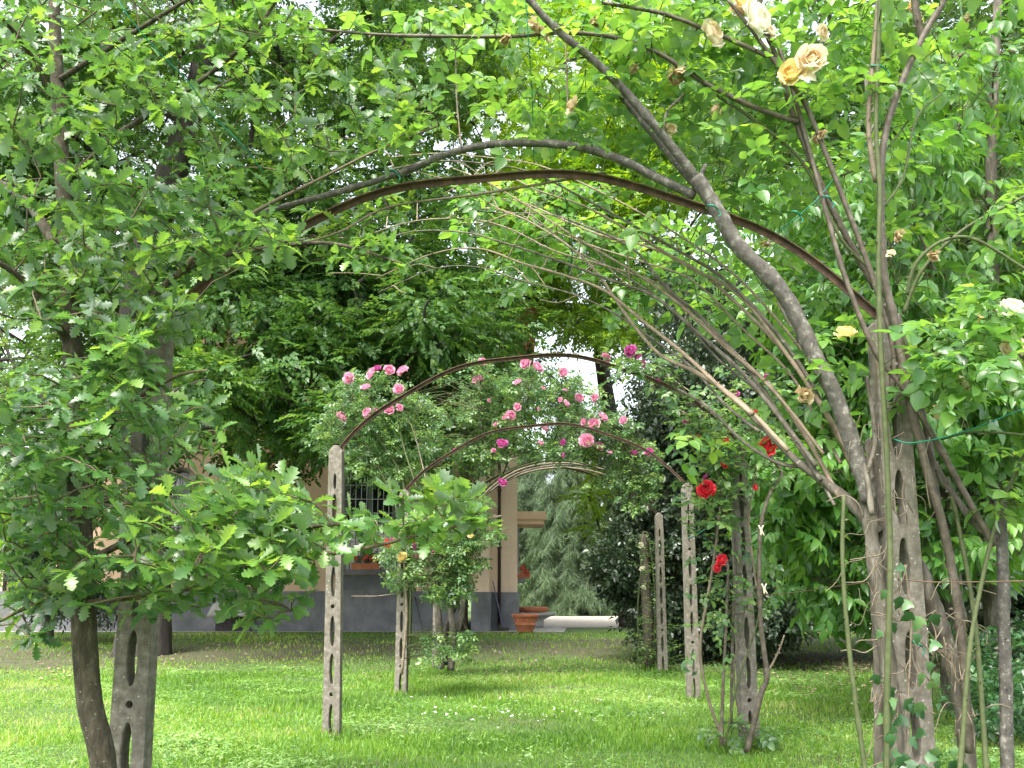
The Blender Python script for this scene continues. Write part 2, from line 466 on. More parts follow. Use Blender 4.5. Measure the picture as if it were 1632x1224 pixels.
class Leaves:
    def __init__(s): s.items = []
    def add(s, pos, d, up, size, tint):
        s.items.append((np.asarray(pos, float).reshape(-1, 3), np.asarray(d, float).reshape(-1, 3), np.asarray(up, float).reshape(-1, 3), np.asarray(size, float).reshape(-1), np.asarray(tint, float).reshape(-1)))
    def build(s, name, tpls, mat, parent=None, leafvar=.2):
        if isinstance(tpls, str): tpls = TPL[tpls]
        pos, d, up, size, tint = [np.concatenate([it[k] for it in s.items]) for k in range(5)]
        d = d / np.linalg.norm(d, axis=1, keepdims=True)
        y = np.cross(up, d); nl = np.linalg.norm(y, axis=1, keepdims=True); nl[nl < 1e-5] = 1; y /= nl
        z = np.cross(d, y)
        which = rng.integers(0, len(tpls), len(pos))
        VV, LI, LT, TT, off = [], [], [], [], 0
        for k, (tv, tf, ti) in enumerate(tpls):
            sel = np.where(which == k)[0]
            if not len(sel): continue
            R = np.stack([d[sel], y[sel], z[sel]], axis=1)
            V = pos[sel][:, None, :] + size[sel][:, None, None] * (tv[None] @ R)
            nv = len(tv)
            loops = np.concatenate([np.array(q) for q in tf])
            tot = np.array([len(q) for q in tf])
            base = off + np.arange(len(sel)) * nv
            LI.append((base[:, None] + loops[None]).ravel())
            LT.append(np.tile(tot, len(sel)))
            nleaf = ti.max() + 1
            lt = tint[sel][:, None] + rng.normal(0, leafvar, (len(sel), nleaf))
            TT.append(lt[:, ti].ravel())
            VV.append(V.reshape(-1, 3)); off += nv * len(sel)
        V = np.concatenate(VV).astype(np.float32); LI = np.concatenate(LI).astype(np.int32); LT = np.concatenate(LT).astype(np.int32); T = np.concatenate(TT).astype(np.float32)
        me = bpy.data.meshes.new(name)
        me.vertices.add(len(V)); me.vertices.foreach_set('co', V.ravel())
        me.loops.add(len(LI)); me.loops.foreach_set('vertex_index', LI)
        me.polygons.add(len(LT))
        st = np.concatenate([[0], np.cumsum(LT)[:-1]]).astype(np.int32)
        me.polygons.foreach_set('loop_start', st)
        me.polygons.foreach_set('use_smooth', np.ones(len(LT), bool))
        me.update(calc_edges=True)
        a = me.attributes.new('tint', 'FLOAT', 'FACE')
        a.data.foreach_set('value', T)
        return link(name, me, mat, parent)

def twigs(P0, P1, r0, r1, sag=.0, sides=3):
    """many thin curved twigs as one mesh"""
    P0 = np.asarray(P0, float).reshape(-1, 3); P1 = np.asarray(P1, float).reshape(-1, 3)
    n = len(P0)
    ln = np.linalg.norm(P1 - P0, axis=1, keepdims=True)
    Mi = (P0 + P1) / 2 + rng.normal(0, .06, (n, 3)) * ln + np.array([0, 0, 1]) * sag * ln
    d = P1 - P0; d /= np.maximum(ln, 1e-6)
    u = np.cross(d, np.array([.31, .17, .93])); u /= np.maximum(np.linalg.norm(u, axis=1, keepdims=True), 1e-6)
    w = np.cross(d, u)
    V = []
    for Q, r in ((P0, r0), (Mi, (r0 + r1) / 2), (P1, r1)):
        for k in range(sides):
            a = 2 * math.pi * k / sides
            V.append(Q + (u * math.cos(a) + w * math.sin(a)) * r)
    V = np.stack(V, axis=1)
    f = []
    for i in range(2):
        for k in range(sides):
            a = i * sides + k; b = i * sides + (k + 1) % sides
            f.append((a, b, b + sides, a + sides))
    nv = 3 * sides
    Fq = (np.arange(n)[:, None, None] * nv + np.array(f)[None]).reshape(-1, 4)
    return V.reshape(-1, 3), Fq

def build_twigs(name, parts, mat, parent):
    V, Fq, o = [], [], 0
    for v, f in parts:
        V.append(v); Fq.append(f + o); o += len(v)
    V = np.concatenate(V).astype(np.float32); Fq = np.concatenate(Fq).astype(np.int32)
    me = bpy.data.meshes.new(name)
    me.vertices.add(len(V)); me.vertices.foreach_set('co', V.ravel())
    me.loops.add(Fq.size); me.loops.foreach_set('vertex_index', Fq.ravel())
    me.polygons.add(len(Fq)); me.polygons.foreach_set('loop_start', (np.arange(len(Fq)) * 4).astype(np.int32))
    me.polygons.foreach_set('use_smooth', np.ones(len(Fq), bool))
    me.update(calc_edges=True)
    return tag(link(name, me, mat, parent), kind='stuff')

def rnd_dir(n):
    v = rng.normal(0, 1, (n, 3)); return v / np.linalg.norm(v, axis=1, keepdims=True)

def scatter_clump(L, ctr, rad, n, size, droop=.25, shell=.55, upj=.35, out=1.0, tint=.5, tj=.12, horiz=.0):
    """sprays on twigs round a clump centre; returns the spray bases"""
    ctr = np.array(ctr, float); rad = np.array(rad, float) if hasattr(rad, '__len__') else np.array([rad] * 3, float)
    q = rnd_dir(n)
    r = shell + (1 - shell) * rng.random(n) ** .6
    r[rng.random(n) < .25] *= .6
    pos = ctr + q * rad * r[:, None]
    d = q * out + rng.normal(0, .45, (n, 3)) + np.array([0, 0, -droop])
    if horiz: d[:, 2] *= (1 - horiz)
    up = np.array([0, 0, 1.0]) + rng.normal(0, upj, (n, 3))
    L.add(pos, d, up, size * rng.uniform(.7, 1.25, n), tint + rng.normal(0, tj, n))
    return pos

def region_clumps(regs):
    """regs: (px, py, rx, ry, Y0, Y1, n, clump radius m) -> clump centres spread through a volume of the crown"""
    out = []
    for (px, py, rx, ry, Y0, Y1, n, cr) in regs:
        for _ in range(n):
            while True:
                a, b = U(-1, 1), U(-1, 1)
                if a * a + b * b < 1: break
            p = P(px + a * rx, py + b * ry, U(Y0, Y1))
            p.z = max(p.z, ground_z(p.y) + .15)
            out.append((p, cr * U(.75, 1.25)))
    return out

def tree(name, label, cat, base, trunk_pts, trunk_r, regs, leaf, mat, bark, size, per, droop=.25, group=None, tint=.5, limb_r=.03, skel=None, twig_r=None, horiz=.3, shell=.5, trunk=True, squash=.75, start=.35, twigmat=None, leafvar=.16):
    root = thing(name, label, cat, base, group)
    mb = MB()
    path = mb.tube(trunk_pts, trunk_r, 12, 6, rough=.05) if trunk else [Vector(p) for p in trunk_pts]
    if trunk: mb.build('trunk', bark, root)
    cl = region_clumps(regs)
    L = Leaves(); tw = []
    nodes = [p for i, p in enumerate(path) if i >= len(path) * start]
    lm = MB()
    base_r = max(trunk_r) if hasattr(trunk_r, '__len__') else trunk_r
    order = sorted(range(len(cl)), key=lambda i: min((cl[i][0] - q).length for q in nodes[::3] or nodes))
    for i in order:
        c, r = cl[i]
        # join the nearest wood that is lower than the clump
        best = min(nodes, key=lambda q: (q - c).length + (1.5 if q.z > c.z else 0))
        L0 = (best - c).length
        mid = best.lerp(c, .5) + Vector((U(-.12, .12), U(-.12, .12), U(.02, .18))) * L0
        rr = min(limb_r * (0.35 + .25 * L0), base_r * .5)
        pts = lm.tube([best, mid, c], [rr, rr * .7, rr * .3], 6, 4, cap=False)
        nodes += pts[3:]
        pos = scatter_clump(L, c, (r, r, r * squash), per, size, droop, tint=tint + U(-.1, .1), horiz=horiz, shell=shell)
        if twig_r:
            st = np.array([pts[random.randint(3, len(pts) - 1)] for _ in range(len(pos))])
            tw.append(twigs(st, pos, twig_r, twig_r * .5, .08))
    lm.build('limb', bark, root)
    if tw: build_twigs('twig', tw, twigmat or M['twig'], root)
    L.build('crown', leaf, mat, root, leafvar)
    return root

def poly_px(pts, Y0, Y1=None):
    """direction list at distances running from Y0 to Y1"""
    Y1 = Y0 if Y1 is None else Y1
    n = len(pts)
    return [P(p[0], p[1], p[2] if len(p) > 2 else Y0 + (Y1 - Y0) * i / max(n - 1, 1)) for i, p in enumerate(pts)]

# ================================================================== GROUND
def bare_mask(x, y):
    """0 lawn .. 1 bare soil under the trees"""
    s = np.sin(x * .9 + 1.3 * np.sin(y * .5)) * .5 + np.sin(x * 2.3 + y * 1.7) * .25 + np.sin(x * .37 - y * .9) * .4
    f = .3 * np.sin(x * 5.1 + 3 * np.sin(y * 3.3)) * np.sin(y * 4.7 + x * 1.9)
    a = np.clip((y - 15.4 + s * 1.1 + f * 2 + np.clip(-x, 0, 8) * .22) / 3.0, 0, 1) * np.clip((21.0 + s * 1.5 + f * 2 - y) / 2, 0, 1)
    b = np.clip((x - 3.0 + .4 * s) / 1.0, 0, 1) * np.clip((y - 13.5 + s) / 2, 0, 1) * np.clip((19 + s - y) / 2, 0, 1)
    c = np.clip((x - 4.2) / 1.5, 0, 1) * np.clip((y - 6) / 2, 0, 1) * .6
    patch = np.clip(np.sin(x * 3.1 + 2 * np.sin(y * 1.3)) * np.sin(y * 2.7 + x) * 1.6 - .9, 0, 1) * .8
    return np.clip(np.maximum(np.maximum(a, b) * .85, np.maximum(c, patch)), 0, 1)

xs = np.concatenate([np.linspace(-600, -42, 8), np.linspace(-40, 40, 321), np.linspace(42, 600, 8)])
ys = np.concatenate([np.linspace(-300, -12, 6), np.linspace(-10, 60, 351), np.linspace(62, 900, 12)])
X, Y = np.meshgrid(xs, ys)
Z = ground_zn(Y) + .012 * np.sin(X * 1.7 + Y) + .01 * np.sin(Y * 2.3 - X * 1.1)
Z = np.where(Y > 22.5, ground_zn(Y), Z)
nx, ny = len(xs), len(ys)
V = np.stack([X.ravel(), Y.ravel(), Z.ravel()], 1)
ii = (np.arange(ny - 1)[:, None] * nx + np.arange(nx - 1)[None]).ravel()
Fg = np.stack([ii, ii + 1, ii + 1 + nx, ii + nx], 1)
me = bpy.data.meshes.new('ground')
me.from_pydata(V.tolist(), [], Fg.tolist())
at = me.attributes.new('bare', 'FLOAT', 'POINT')
at.data.foreach_set('value', bare_mask(X.ravel(), Y.ravel()).astype(np.float32))
gm, nt, b, out = newmat('lawn_soil')
a1 = nt.nodes.new('ShaderNodeAttribute'); a1.attribute_name = 'bare'
n1 = noise(nt, 6, 8, .7)
soil = ramp(nt, [(.3, (.035, .03, .018)), (.5, (.075, .06, .035)), (.62, (.06, .075, .025)), (.75, (.15, .115, .08))])
lawn = ramp(nt, [(.3, (.035, .08, .012)), (.6, (.075, .13, .02)), (.8, (.13, .15, .045))])
nt.links.new(n1.outputs[0], soil.inputs[0]); nt.links.new(n1.outputs[0], lawn.inputs[0])
mx = nt.nodes.new('ShaderNodeMix'); mx.data_type = 'RGBA'
nt.links.new(a1.outputs['Fac'], mx.inputs[0]); nt.links.new(lawn.outputs[0], mx.inputs[6]); nt.links.new(soil.outputs[0], mx.inputs[7])
nt.links.new(mx.outputs[2], b.inputs['Base Color']); b.inputs['Roughness'].default_value = .95
bp = nt.nodes.new('ShaderNodeBump'); bp.inputs['Strength'].default_value = .8; bp.inputs['Distance'].default_value = .03
n3 = noise(nt, 25, 8, .7); nt.links.new(n3.outputs[0], bp.inputs['Height']); nt.links.new(bp.outputs[0], b.inputs['Normal'])
tag(link('ground', me, gm), kind='structure')

# gravel drive beyond the house corner and the paved strip along the house wall
def flat_sheet(name, pts, z, mat, cat=None):
    mb = MB(); mb.add([(x, y, z) for x, y in pts], [tuple(range(len(pts)))])
    return tag(mb.build(name, mat), kind='structure')
edge = []
for i in range(40):
    x = .6 + i * .8
    edge.append((x, 25.6 + .5 * math.sin(i * .9) + (1.2 if x < 4 else 0) + (1.6 if 4 < x < 9 else 0) * 0))
far_e = [(x, 46 + .6 * math.sin(x * .7)) for x, _ in edge[::-1]]
flat_sheet('path', edge + [(33, 26), (33, 46)] + far_e + [(.5, 46)], .3045, M['gravel'])
flat_sheet('pavement', [(-18, 23.35), (-.2, 23.35), (1.25, 23.2), (1.5, 26.4), (.75, 30), (.15, 30), (-.1, 24.1), (-18, 24.1)], .309, M['stone'])

# grass
def blades(n, y0, y1, h, w, sp, seedden=1.0):
    y = y0 + (y1 - y0) * rng.random(n) ** .9
    xh = .58 * y + 1.2
    x = rng.uniform(-1, 1, n) * xh
    bm = bare_mask(x, y)
    keep = rng.random(n) > bm * .72
    keep &= ~((y > 23.2))
    x, y = x[keep], y[keep]; n = len(x)
    z = ground_zn(y) - .01
    hh = h * rng.uniform(.45, 1.25, n) * (.75 + .5 * np.clip(np.sin(x * 1.3 + np.sin(y * 2)) * np.sin(y * 1.1), 0, 1))
    ww = w * rng.uniform(.7, 1.3, n)
    a = rng.uniform(0, 2 * np.pi, n)
    ax, ay = np.cos(a), np.sin(a)
    b2 = rng.uniform(0, 2 * np.pi, n); lean = sp * rng.uniform(.1, 1, n) * hh
    lx, ly = np.cos(b2) * lean, np.sin(b2) * lean
    base = np.stack([x, y, z], 1)
    side = np.stack([ax * ww, ay * ww, 0 * ww], 1)
    mid = base + np.stack([lx * .3, ly * .3, hh * .6], 1)
    tip = base + np.stack([lx, ly, hh], 1)
    V = np.stack([base - side, base + side, mid + side * .8, mid - side * .8, tip], 1)
    return V, rng.normal(.5, .2, n) + .22 * np.sin(x * .9 + 1.7 * np.sin(y * .6)) + .12 * np.sin(x * 2.9 + 2 * np.sin(y * 1.9)) * np.sin(y * 2.3 - x)

def tufts(spots, n, rad, h, w):
    out = []
    for (x0, y0) in spots:
        a = rng.uniform(0, 2 * np.pi, n); q = rad * (.25 + .75 * rng.random(n)); x = x0 + np.cos(a) * q; y = y0 + np.sin(a) * q
        z = ground_zn(y) - .01; hh = h * rng.uniform(.4, 1.2, n); ww = w * rng.uniform(.7, 1.2, n)
        b = rng.uniform(0, 2 * np.pi, n); c = rng.uniform(0, 2 * np.pi, n); le = hh * rng.uniform(.1, .8, n)
        base = np.stack([x, y, z], 1); side = np.stack([np.cos(b) * ww, np.sin(b) * ww, 0 * ww], 1)
        mid = base + np.stack([np.cos(c) * le * .3, np.sin(c) * le * .3, hh * .6], 1); tip = base + np.stack([np.cos(c) * le, np.sin(c) * le, hh * .95], 1)
        out.append((np.stack([base - side, base + side, mid + side * .8, mid - side * .8, tip], 1), rng.normal(.45, .2, n)))
    return out

def build_blades(name, sets, mat):
    V = np.concatenate([s[0] for s in sets]); T = np.concatenate([s[1] for s in sets]); n = len(V)
    li = (np.arange(n)[:, None] * 5 + np.array([0, 1, 2, 3, 3, 2, 4])[None]).ravel().astype(np.int32)
    lt = np.tile([4, 3], n)
    me = bpy.data.meshes.new(name)
    me.vertices.add(n * 5); me.vertices.foreach_set('co', V.astype(np.float32).ravel())
    me.loops.add(len(li)); me.loops.foreach_set('vertex_index', li)
    me.polygons.add(len(lt)); me.polygons.foreach_set('loop_start', np.concatenate([[0], np.cumsum(lt)[:-1]]).astype(np.int32))
    me.update(calc_edges=True)
    at = me.attributes.new('tint', 'FLOAT', 'FACE'); at.data.foreach_set('value', np.repeat(T, 2).astype(np.float32))
    return tag(link(name, me, mat), kind='stuff')
g = build_blades('grass', [blades(60000, 4.5, 8, .06, .0032, .9), blades(110000, 7, 14.5, .07, .005, .9), blades(45000, 13, 23.3, .07, .008, .9)] + tufts([(-1.69, 4.32), (1.7, 4.15), (-1.45, 7.85), (1.8, 7.4), (-1.27, 11.1), (1.95, 10.4), (-1.16, 14.9), (2.22, 14.2), (2.1, 14.9), (1.55, 7.1), (-1.72, 3.95), (-1.05, 14.2)], 240, .18, .11, .0045) + tufts([(rng.uniform(-4, 5), rng.uniform(6, 13)) for _ in range(90)], 110, .2, .085, .004), M['grass'])
tag(g, 'bright green lawn grass around the rose arches', 'grass')
Lc = Leaves()
n = 56000
y = 4.8 + 10.5 * rng.random(n) ** 1.15; x = rng.uniform(-1, 1, n) * (.58 * y + 1)
pm = np.sin(x * 1.9 + 1.1 * np.sin(y * 1.7)) * np.sin(y * 1.3 + .8 * x)
k = (pm + rng.normal(0, .35, n) > .1) & (bare_mask(x, y) < .6)
x, y = x[k], y[k]; n = len(x)
Lc.add(np.stack([x, y, ground_zn(y) + rng.uniform(.015, .05, n)], 1), np.stack([rng.normal(0, 1, n), rng.normal(0, 1, n), rng.normal(.1, .15, n)], 1), np.stack([rng.normal(0, .25, n), rng.normal(0, .25, n), np.ones(n)], 1), rng.uniform(.02, .044, n) * (1 + .9 * np.clip(np.sin(x * 2.7 + 2) * np.sin(y * 3.1 + x), 0, 1)), rng.normal(.5, .18, n) + .3 * np.sin(x * 3.3 + y * 2.1))
tag(Lc.build('ground_cover', 'clover', M['clover']), 'clover and low weeds growing through the lawn', 'ground cover', kind='stuff')
# fallen leaves and petals
Ld = Leaves(); n = 2600
x = np.concatenate([rng.uniform(-12, 7, 1500), rng.uniform(3, 8, 1100)]); y = np.concatenate([rng.uniform(13, 21, 1500), rng.uniform(9, 19, 1100)])
Ld.add(np.stack([x, y, ground_zn(y) + .03], 1), np.stack([rng.normal(0, 1, n), rng.normal(0, 1, n), rng.normal(0, .2, n)], 1), np.stack([rng.normal(0, .3, n), rng.normal(0, .3, n), np.ones(n)], 1), rng.uniform(.05, .09, n), rng.normal(.5, .2, n))
tag(Ld.build('leaf_litter', [compose([(SMALL, 1, rotm(0, 0, 0), (0, 0, 0))])], M['dry_leaf']), 'dry brown fallen leaves on the shaded soil', 'leaf litter', kind='stuff')
Lp = Leaves(); n = 60
cx = rng.choice([.6, .9, -.1, 1.6, .2], n); cy = rng.choice([8.6, 9.2, 9.8, 8.9, 10.2], n)
x = cx + rng.normal(0, .35, n) - .7; y = cy + rng.normal(0, .25, n)
Lp.add(np.stack([x, y, ground_zn(y) + .07], 1), np.stack([rng.normal(0, 1, n), rng.normal(0, 1, n), rng.normal(0, .2, n)], 1), np.stack([rng.normal(0, .3, n), rng.normal(0, .3, n), np.ones(n)], 1), rng.uniform(.02, .04, n), rng.normal(.9, .2, n))
tag(Lp.build('fallen_petals', [compose([(OVATE, 1, rotm(0, 0, 0), (0, 0, 0))])], M['white']), 'pale fallen petals scattered on the middle of the lawn', 'petals', kind='stuff')

# ================================================================== GARDEN ARCHES
def post_mesh(H, w, d, seed=0):
    """pierced concrete post: oval and round holes right through, tapered shoulders"""
    rs = random.Random(seed)
    W = lambda z: w * (1.10 - .22 * z / H)
    cells = []; z = 0.0
    pat = ['oval', 'dot', 'oval', 'oval', 'dot', 'oval', 'oval', 'oval', 'dot', 'oval']
    hts = {'oval': .30, 'dot': .10}
    cells.append(('solid', .04)); z = .04
    k = rs.choice([0, 2])
    while z < H - .42:
        c = pat[k % len(pat)]; cells.append((c, hts[c])); z += hts[c]; k += 1
    cells.append(('slot', .16)); z += .16
    cells.append(('solid', max(H - .05 - z, .05)))
    v, f = [], []
    def vid(x, y, zz): v.append((x, y, zz)); return len(v) - 1
    z = 0
    yf, yb = -d / 2, d / 2
    for typ, h in cells:
        z0, z1 = z, z + h; z = z1
        # sides
        for s in (-1, 1):
            q = [vid(s * W(z0) / 2, yf, z0), vid(s * W(z0) / 2, yb, z0), vid(s * W(z1) / 2, yb, z1), vid(s * W(z1) / 2, yf, z1)]
            f.append(q if s > 0 else q[::-1])
        if typ == 'solid':
            for yy, rev in ((yf, 0), (yb, 1)):
                q = [vid(-W(z0) / 2, yy, z0), vid(W(z0) / 2, yy, z0), vid(W(z1) / 2, yy, z1), vid(-W(z1) / 2, yy, z1)]
                f.append(q[::-1] if rev else q)
            continue
        zc = (z0 + z1) / 2
        if typ == 'oval': rx, rz = w * .15, h * .41
        elif typ == 'dot': rx, rz = .016, .016
        else: rx, rz = w * .09, h * .42
        N = 24; ring_o, ring_i = [], []
        for i in range(N):
            a = 2 * math.pi * i / N + math.pi / N
            ca, sa = math.cos(a), math.sin(a)
            # corner-aligned rectangle ring
            t = i / N * 4
            side = int(t); u = t - side
            hw0, hw1 = W(z0) / 2, W(z1) / 2
            if side == 0: xx, zz = -hw0 + 2 * hw0 * u, z0
            elif side == 1: zz = z0 + h * u; xx = hw0 + (hw1 - hw0) * u
            elif side == 2: xx, zz = hw1 - 2 * hw1 * u, z1
            else: zz = z1 - h * u; xx = -(hw1 + (hw0 - hw1) * u)
            ang = -.75 * math.pi + 2 * math.pi * i / N
            ring_o.append((xx, zz)); ring_i.append((rx * math.cos(ang), zc + rz * math.sin(ang) * (1 if typ != 'oval' else 1)))
        fo = [vid(x, yf, zz) for x, zz in ring_o]; fi = [vid(x, yf, zz) for x, zz in ring_i]
        bo = [vid(x, yb, zz) for x, zz in ring_o]; bi = [vid(x, yb, zz) for x, zz in ring_i]
        for i in range(N):
            j = (i + 1) % N
            f.append((fo[i], fo[j], fi[j], fi[i])); f.append((bo[j], bo[i], bi[i], bi[j])); f.append((fi[i], fi[j], bi[j], bi[i]))
    w1 = W(z) / 2; zt = z + .05
    a = [vid(-w1, yf, z), vid(w1, yf, z), vid(w1, yb, z), vid(-w1, yb, z)]
    t = [vid(-w1 * .35, yf * .9, zt), vid(w1 * .35, yf * .9, zt), vid(w1 * .35, yb * .9, zt), vid(-w1 * .35, yb * .9, zt)]
    f += [(a[0], a[1], t[1], t[0]), (a[1], a[2], t[2], t[1]), (a[2], a[3], t[3], t[2]), (a[3], a[0], t[0], t[3]), (t[0], t[1], t[2], t[3])]
    me = bpy.data.meshes.new('post')
    me.from_pydata(v, [], f)
    import bmesh
    bm = bmesh.new(); bm.from_mesh(me); bmesh.ops.remove_doubles(bm, verts=bm.verts, dist=.0004); bmesh.ops.recalc_face_normals(bm, faces=bm.faces)
    ed = [e for e in bm.edges if len(e.link_faces) == 2 and e.calc_face_angle(0) > .7]
    bmesh.ops.bevel(bm, geom=ed, offset=.004, segments=1, affect='EDGES')
    bm.to_mesh(me); bm.free()
    return me

def hoop(mb, A, B, rise, prof=(.036, .03), y_off=0, n=48):
    """bent iron angle bar from post top A to post top B"""
    A, B = Vector(A), Vector(B)
    ch = (B - A); half = ch.length / 2; ex = ch.normalized()
    R = (half * half + rise * rise) / (2 * rise); ang = math.asin(min(1, half / R))
    mid = (A + B) / 2; cz = mid + Vector((0, 0, rise - R))
    pts = [A + Vector((0, 0, -.22)) + ex * .0, A + Vector((0, 0, -.04)) + ex * .0]
    for i in range(n + 1):
        t = -ang + 2 * ang * i / n
        p = cz + ex * math.sin(t) * R + Vector((0, 0, math.cos(t) * R))
        p += Vector((0, 0, .012 * math.sin(i * .5)))
        pts.append(p)
    pts += [B + Vector((0, 0, -.04)), B + Vector((0, 0, -.22))]
    side = ex.cross(Vector((0, 0, 1))).normalized()    # horizontal, across the bar
    h, w = prof; th = .005
    # L profile: vertical leaf (faces the camera) and top flange
    sec = [(-w / 2, 0), (-w / 2, -h), (-w / 2 + th, -h), (-w / 2 + th, -th), (w / 2, -th), (w / 2, 0)]
    V, Fc = [], []
    for i, p in enumerate(pts):
        tan = (pts[min(i + 1, len(pts) - 1)] - pts[max(i - 1, 0)]).normalized()
        nrm = side.cross(tan); nrm.normalize()
        if nrm.z < 0: nrm = -nrm
        if abs(nrm.z) < .05: nrm = ex * (-1 if i < 3 else 1)
        for (s, t) in sec: V.append(p + side * s + nrm * t)
    m = len(sec)
    for i in range(len(pts) - 1):
        for k in range(m):
            a = i * m + k; b = i * m + (k + 1) % m
            Fc.append((a, b, b + m, a + m))
    mb.add(V, Fc, False)
    return pts

H = 2.38
ARCH = [((-1.69, 4.32), (1.70, 4.15)), ((-1.45, 7.85), (1.80, 7.4)), ((-1.27, 11.1), (1.95, 10.4)), ((-1.16, 14.9), (2.22, 14.2))]
alab = ['nearest rusty hoop arch on concrete posts, right post wrapped in thick rose trunk', 'second iron hoop arch, its right concrete post behind red roses', 'third iron hoop arch with pink roses growing above its middle',
        'farthest iron hoop arch, its hoop bundled with arching brown canes']
HOOPS = []
for k, (a, b) in enumerate(ARCH):
    mid = ((a[0] + b[0]) / 2, (a[1] + b[1]) / 2)
    root = thing('garden_arch', alab[k], 'garden arch', (mid[0], mid[1], ground_z(mid[1])), 'iron hoop arches on pierced concrete posts')
    w = .128 if k else .155
    tops = []
    for s, (x, y) in enumerate((a, b)):
        me = post_mesh(H + .05, w, .085, seed=k * 2 + s)
        z = ground_z(y) - .05 if k else -.05
        o = link('concrete_post', me, M['concrete'], root, loc=(x - root.location.x, y - root.location.y, z - root.location.z))
        o.rotation_euler = (random.uniform(-.004, .004), random.uniform(-.004, .004) + (-.014 if (k, s) == (1, 0) else 0), math.radians(random.uniform(-4, 4)) + (-.12 if s == 0 else .1))
        tops.append((x, y - .0, z + H + .05))
    mb = MB()
    HOOPS.append(hoop(mb, tops[0], tops[1], .74, prof=(.03, .03)))
    mb.build('iron_hoop', M['rust'], root)

# ================================================================== HOUSE
HY = 24.0
hz = .3
house = thing('house', 'old ochre plastered villa with grey plinth behind the rose arches', 'house', (-5, HY, hz))
def xw(px, py=960, Y=HY): return P(px, py, Y).x
mb = MB(); mb.box(-10.5, -.95, HY, HY + 12, hz + 1.0, 9.3); mb.build('wall', M['plaster'], house)
mb = MB(); mb.box(-20, -10.502, HY + .3, HY + 9, hz + 1.0, 4.6); mb.build('wing_wall', M['plaster'], house)
mb = MB(); mb.add([(-20.4, HY - .2, 4.6), (-10.5, HY - .2, 4.6), (-10.5, HY + 9.4, 5.9), (-20.4, HY + 9.4, 5.9), (-20.4, HY + 9.4, 4.6), (-10.5, HY + 9.4, 4.6)], [(0, 1, 2, 3), (0, 3, 4), (1, 5, 2), (0, 4, 5, 1), (3, 2, 5, 4)]); mb.build('wing_roof', M['rooftile'], house)
mb = MB(); mb.box(-20, -1.34, HY - .06, HY + .5, hz - .2, hz + 1.0); mb.build('plinth', M['plinth'], house)
# corner pilaster, its return and the stepped back second block, coloured paler as if sunlit
mb = MB(); mb.box(-.98, -.58, HY - .18, HY + 1, hz + .98, 9.3); mb.build('pilaster', M['plaster_sunlit'], house)
mb = MB(); mb.box(-1.02, -.54, HY - .24, HY + 1.02, hz - .2, hz + .98); mb.build('pilaster_base', M['plinth'], house)
mb = MB(); mb.box(-.6, .14, HY + .75, HY + 9, hz + .98, 8.7); mb.build('side_wall', M['plaster_sunlit'], house)
mb = MB(); mb.box(-.56, .19, HY + .68, HY + 9, hz - .2, hz + .98); mb.build('side_plinth', M['plinth'], house)
def pipe(x, y, z0, z1, r=.045):
    mb = MB(); mb.tube([(x, y, z0 + .12), (x, y, z1)], r, 10, 1); mb.tube([(x, y - .12, z0), (x, y - .03, z0 + .05), (x, y, z0 + .14)], r, 10, 4)
    for zz in np.arange(z0 + .6, z1, 1.5): mb.box(x - r * 1.3, x + r * 1.3, y - r * 1.3, y + r * 1.4, zz, zz + .05)
    return mb.build('downpipe', M['copper'], house)
pipe(-.33, HY + .6, hz, 8.6)
pipe(-1.16, HY - .1, hz, 9.0, .06)
pipe(-12.9, HY + .18, hz, 4.6, .05)
# roof with eaves, gutter
mb = MB()
mb.add([(-11.1, HY - .7, 9.3), (-.2, HY - .7, 9.3), (-.2, HY + 12.7, 9.3), (-11.1, HY + 12.7, 9.3), (-7.5, HY + 6, 11.4), (-3.8, HY + 6, 11.4)], [(0, 1, 5, 4), (1, 2, 5), (2, 3, 4, 5), (3, 0, 4), (0, 3, 2, 1)])
mb.add([(-.6, HY + .2, 8.7), (.7, HY + .2, 8.7), (.7, HY + 9.6, 8.7), (-.6, HY + 9.6, 8.7), (-.6, HY + .2, 9.6), (-.6, HY + 9.6, 9.6)], [(0, 1, 4), (1, 2, 5, 4), (2, 3, 5), (0, 3, 2, 1)])
mb.build('roof', M['rooftile'], house)
mb = MB(); mb.tube([(-11.1, HY - .75, 9.28), (-.15, HY - .75, 9.28)], .07, 8, 1); mb.build('gutter', M['copper'], house)
# porch slab on the side
mb = MB(); mb.box(.14, .92, HY + 1.1, HY + 2.6, 3.2, 3.42); mb.box(.14, .86, HY + 1.15, HY + 2.5, 3.08, 3.2); mb.build('porch_slab', M['plaster'], house)

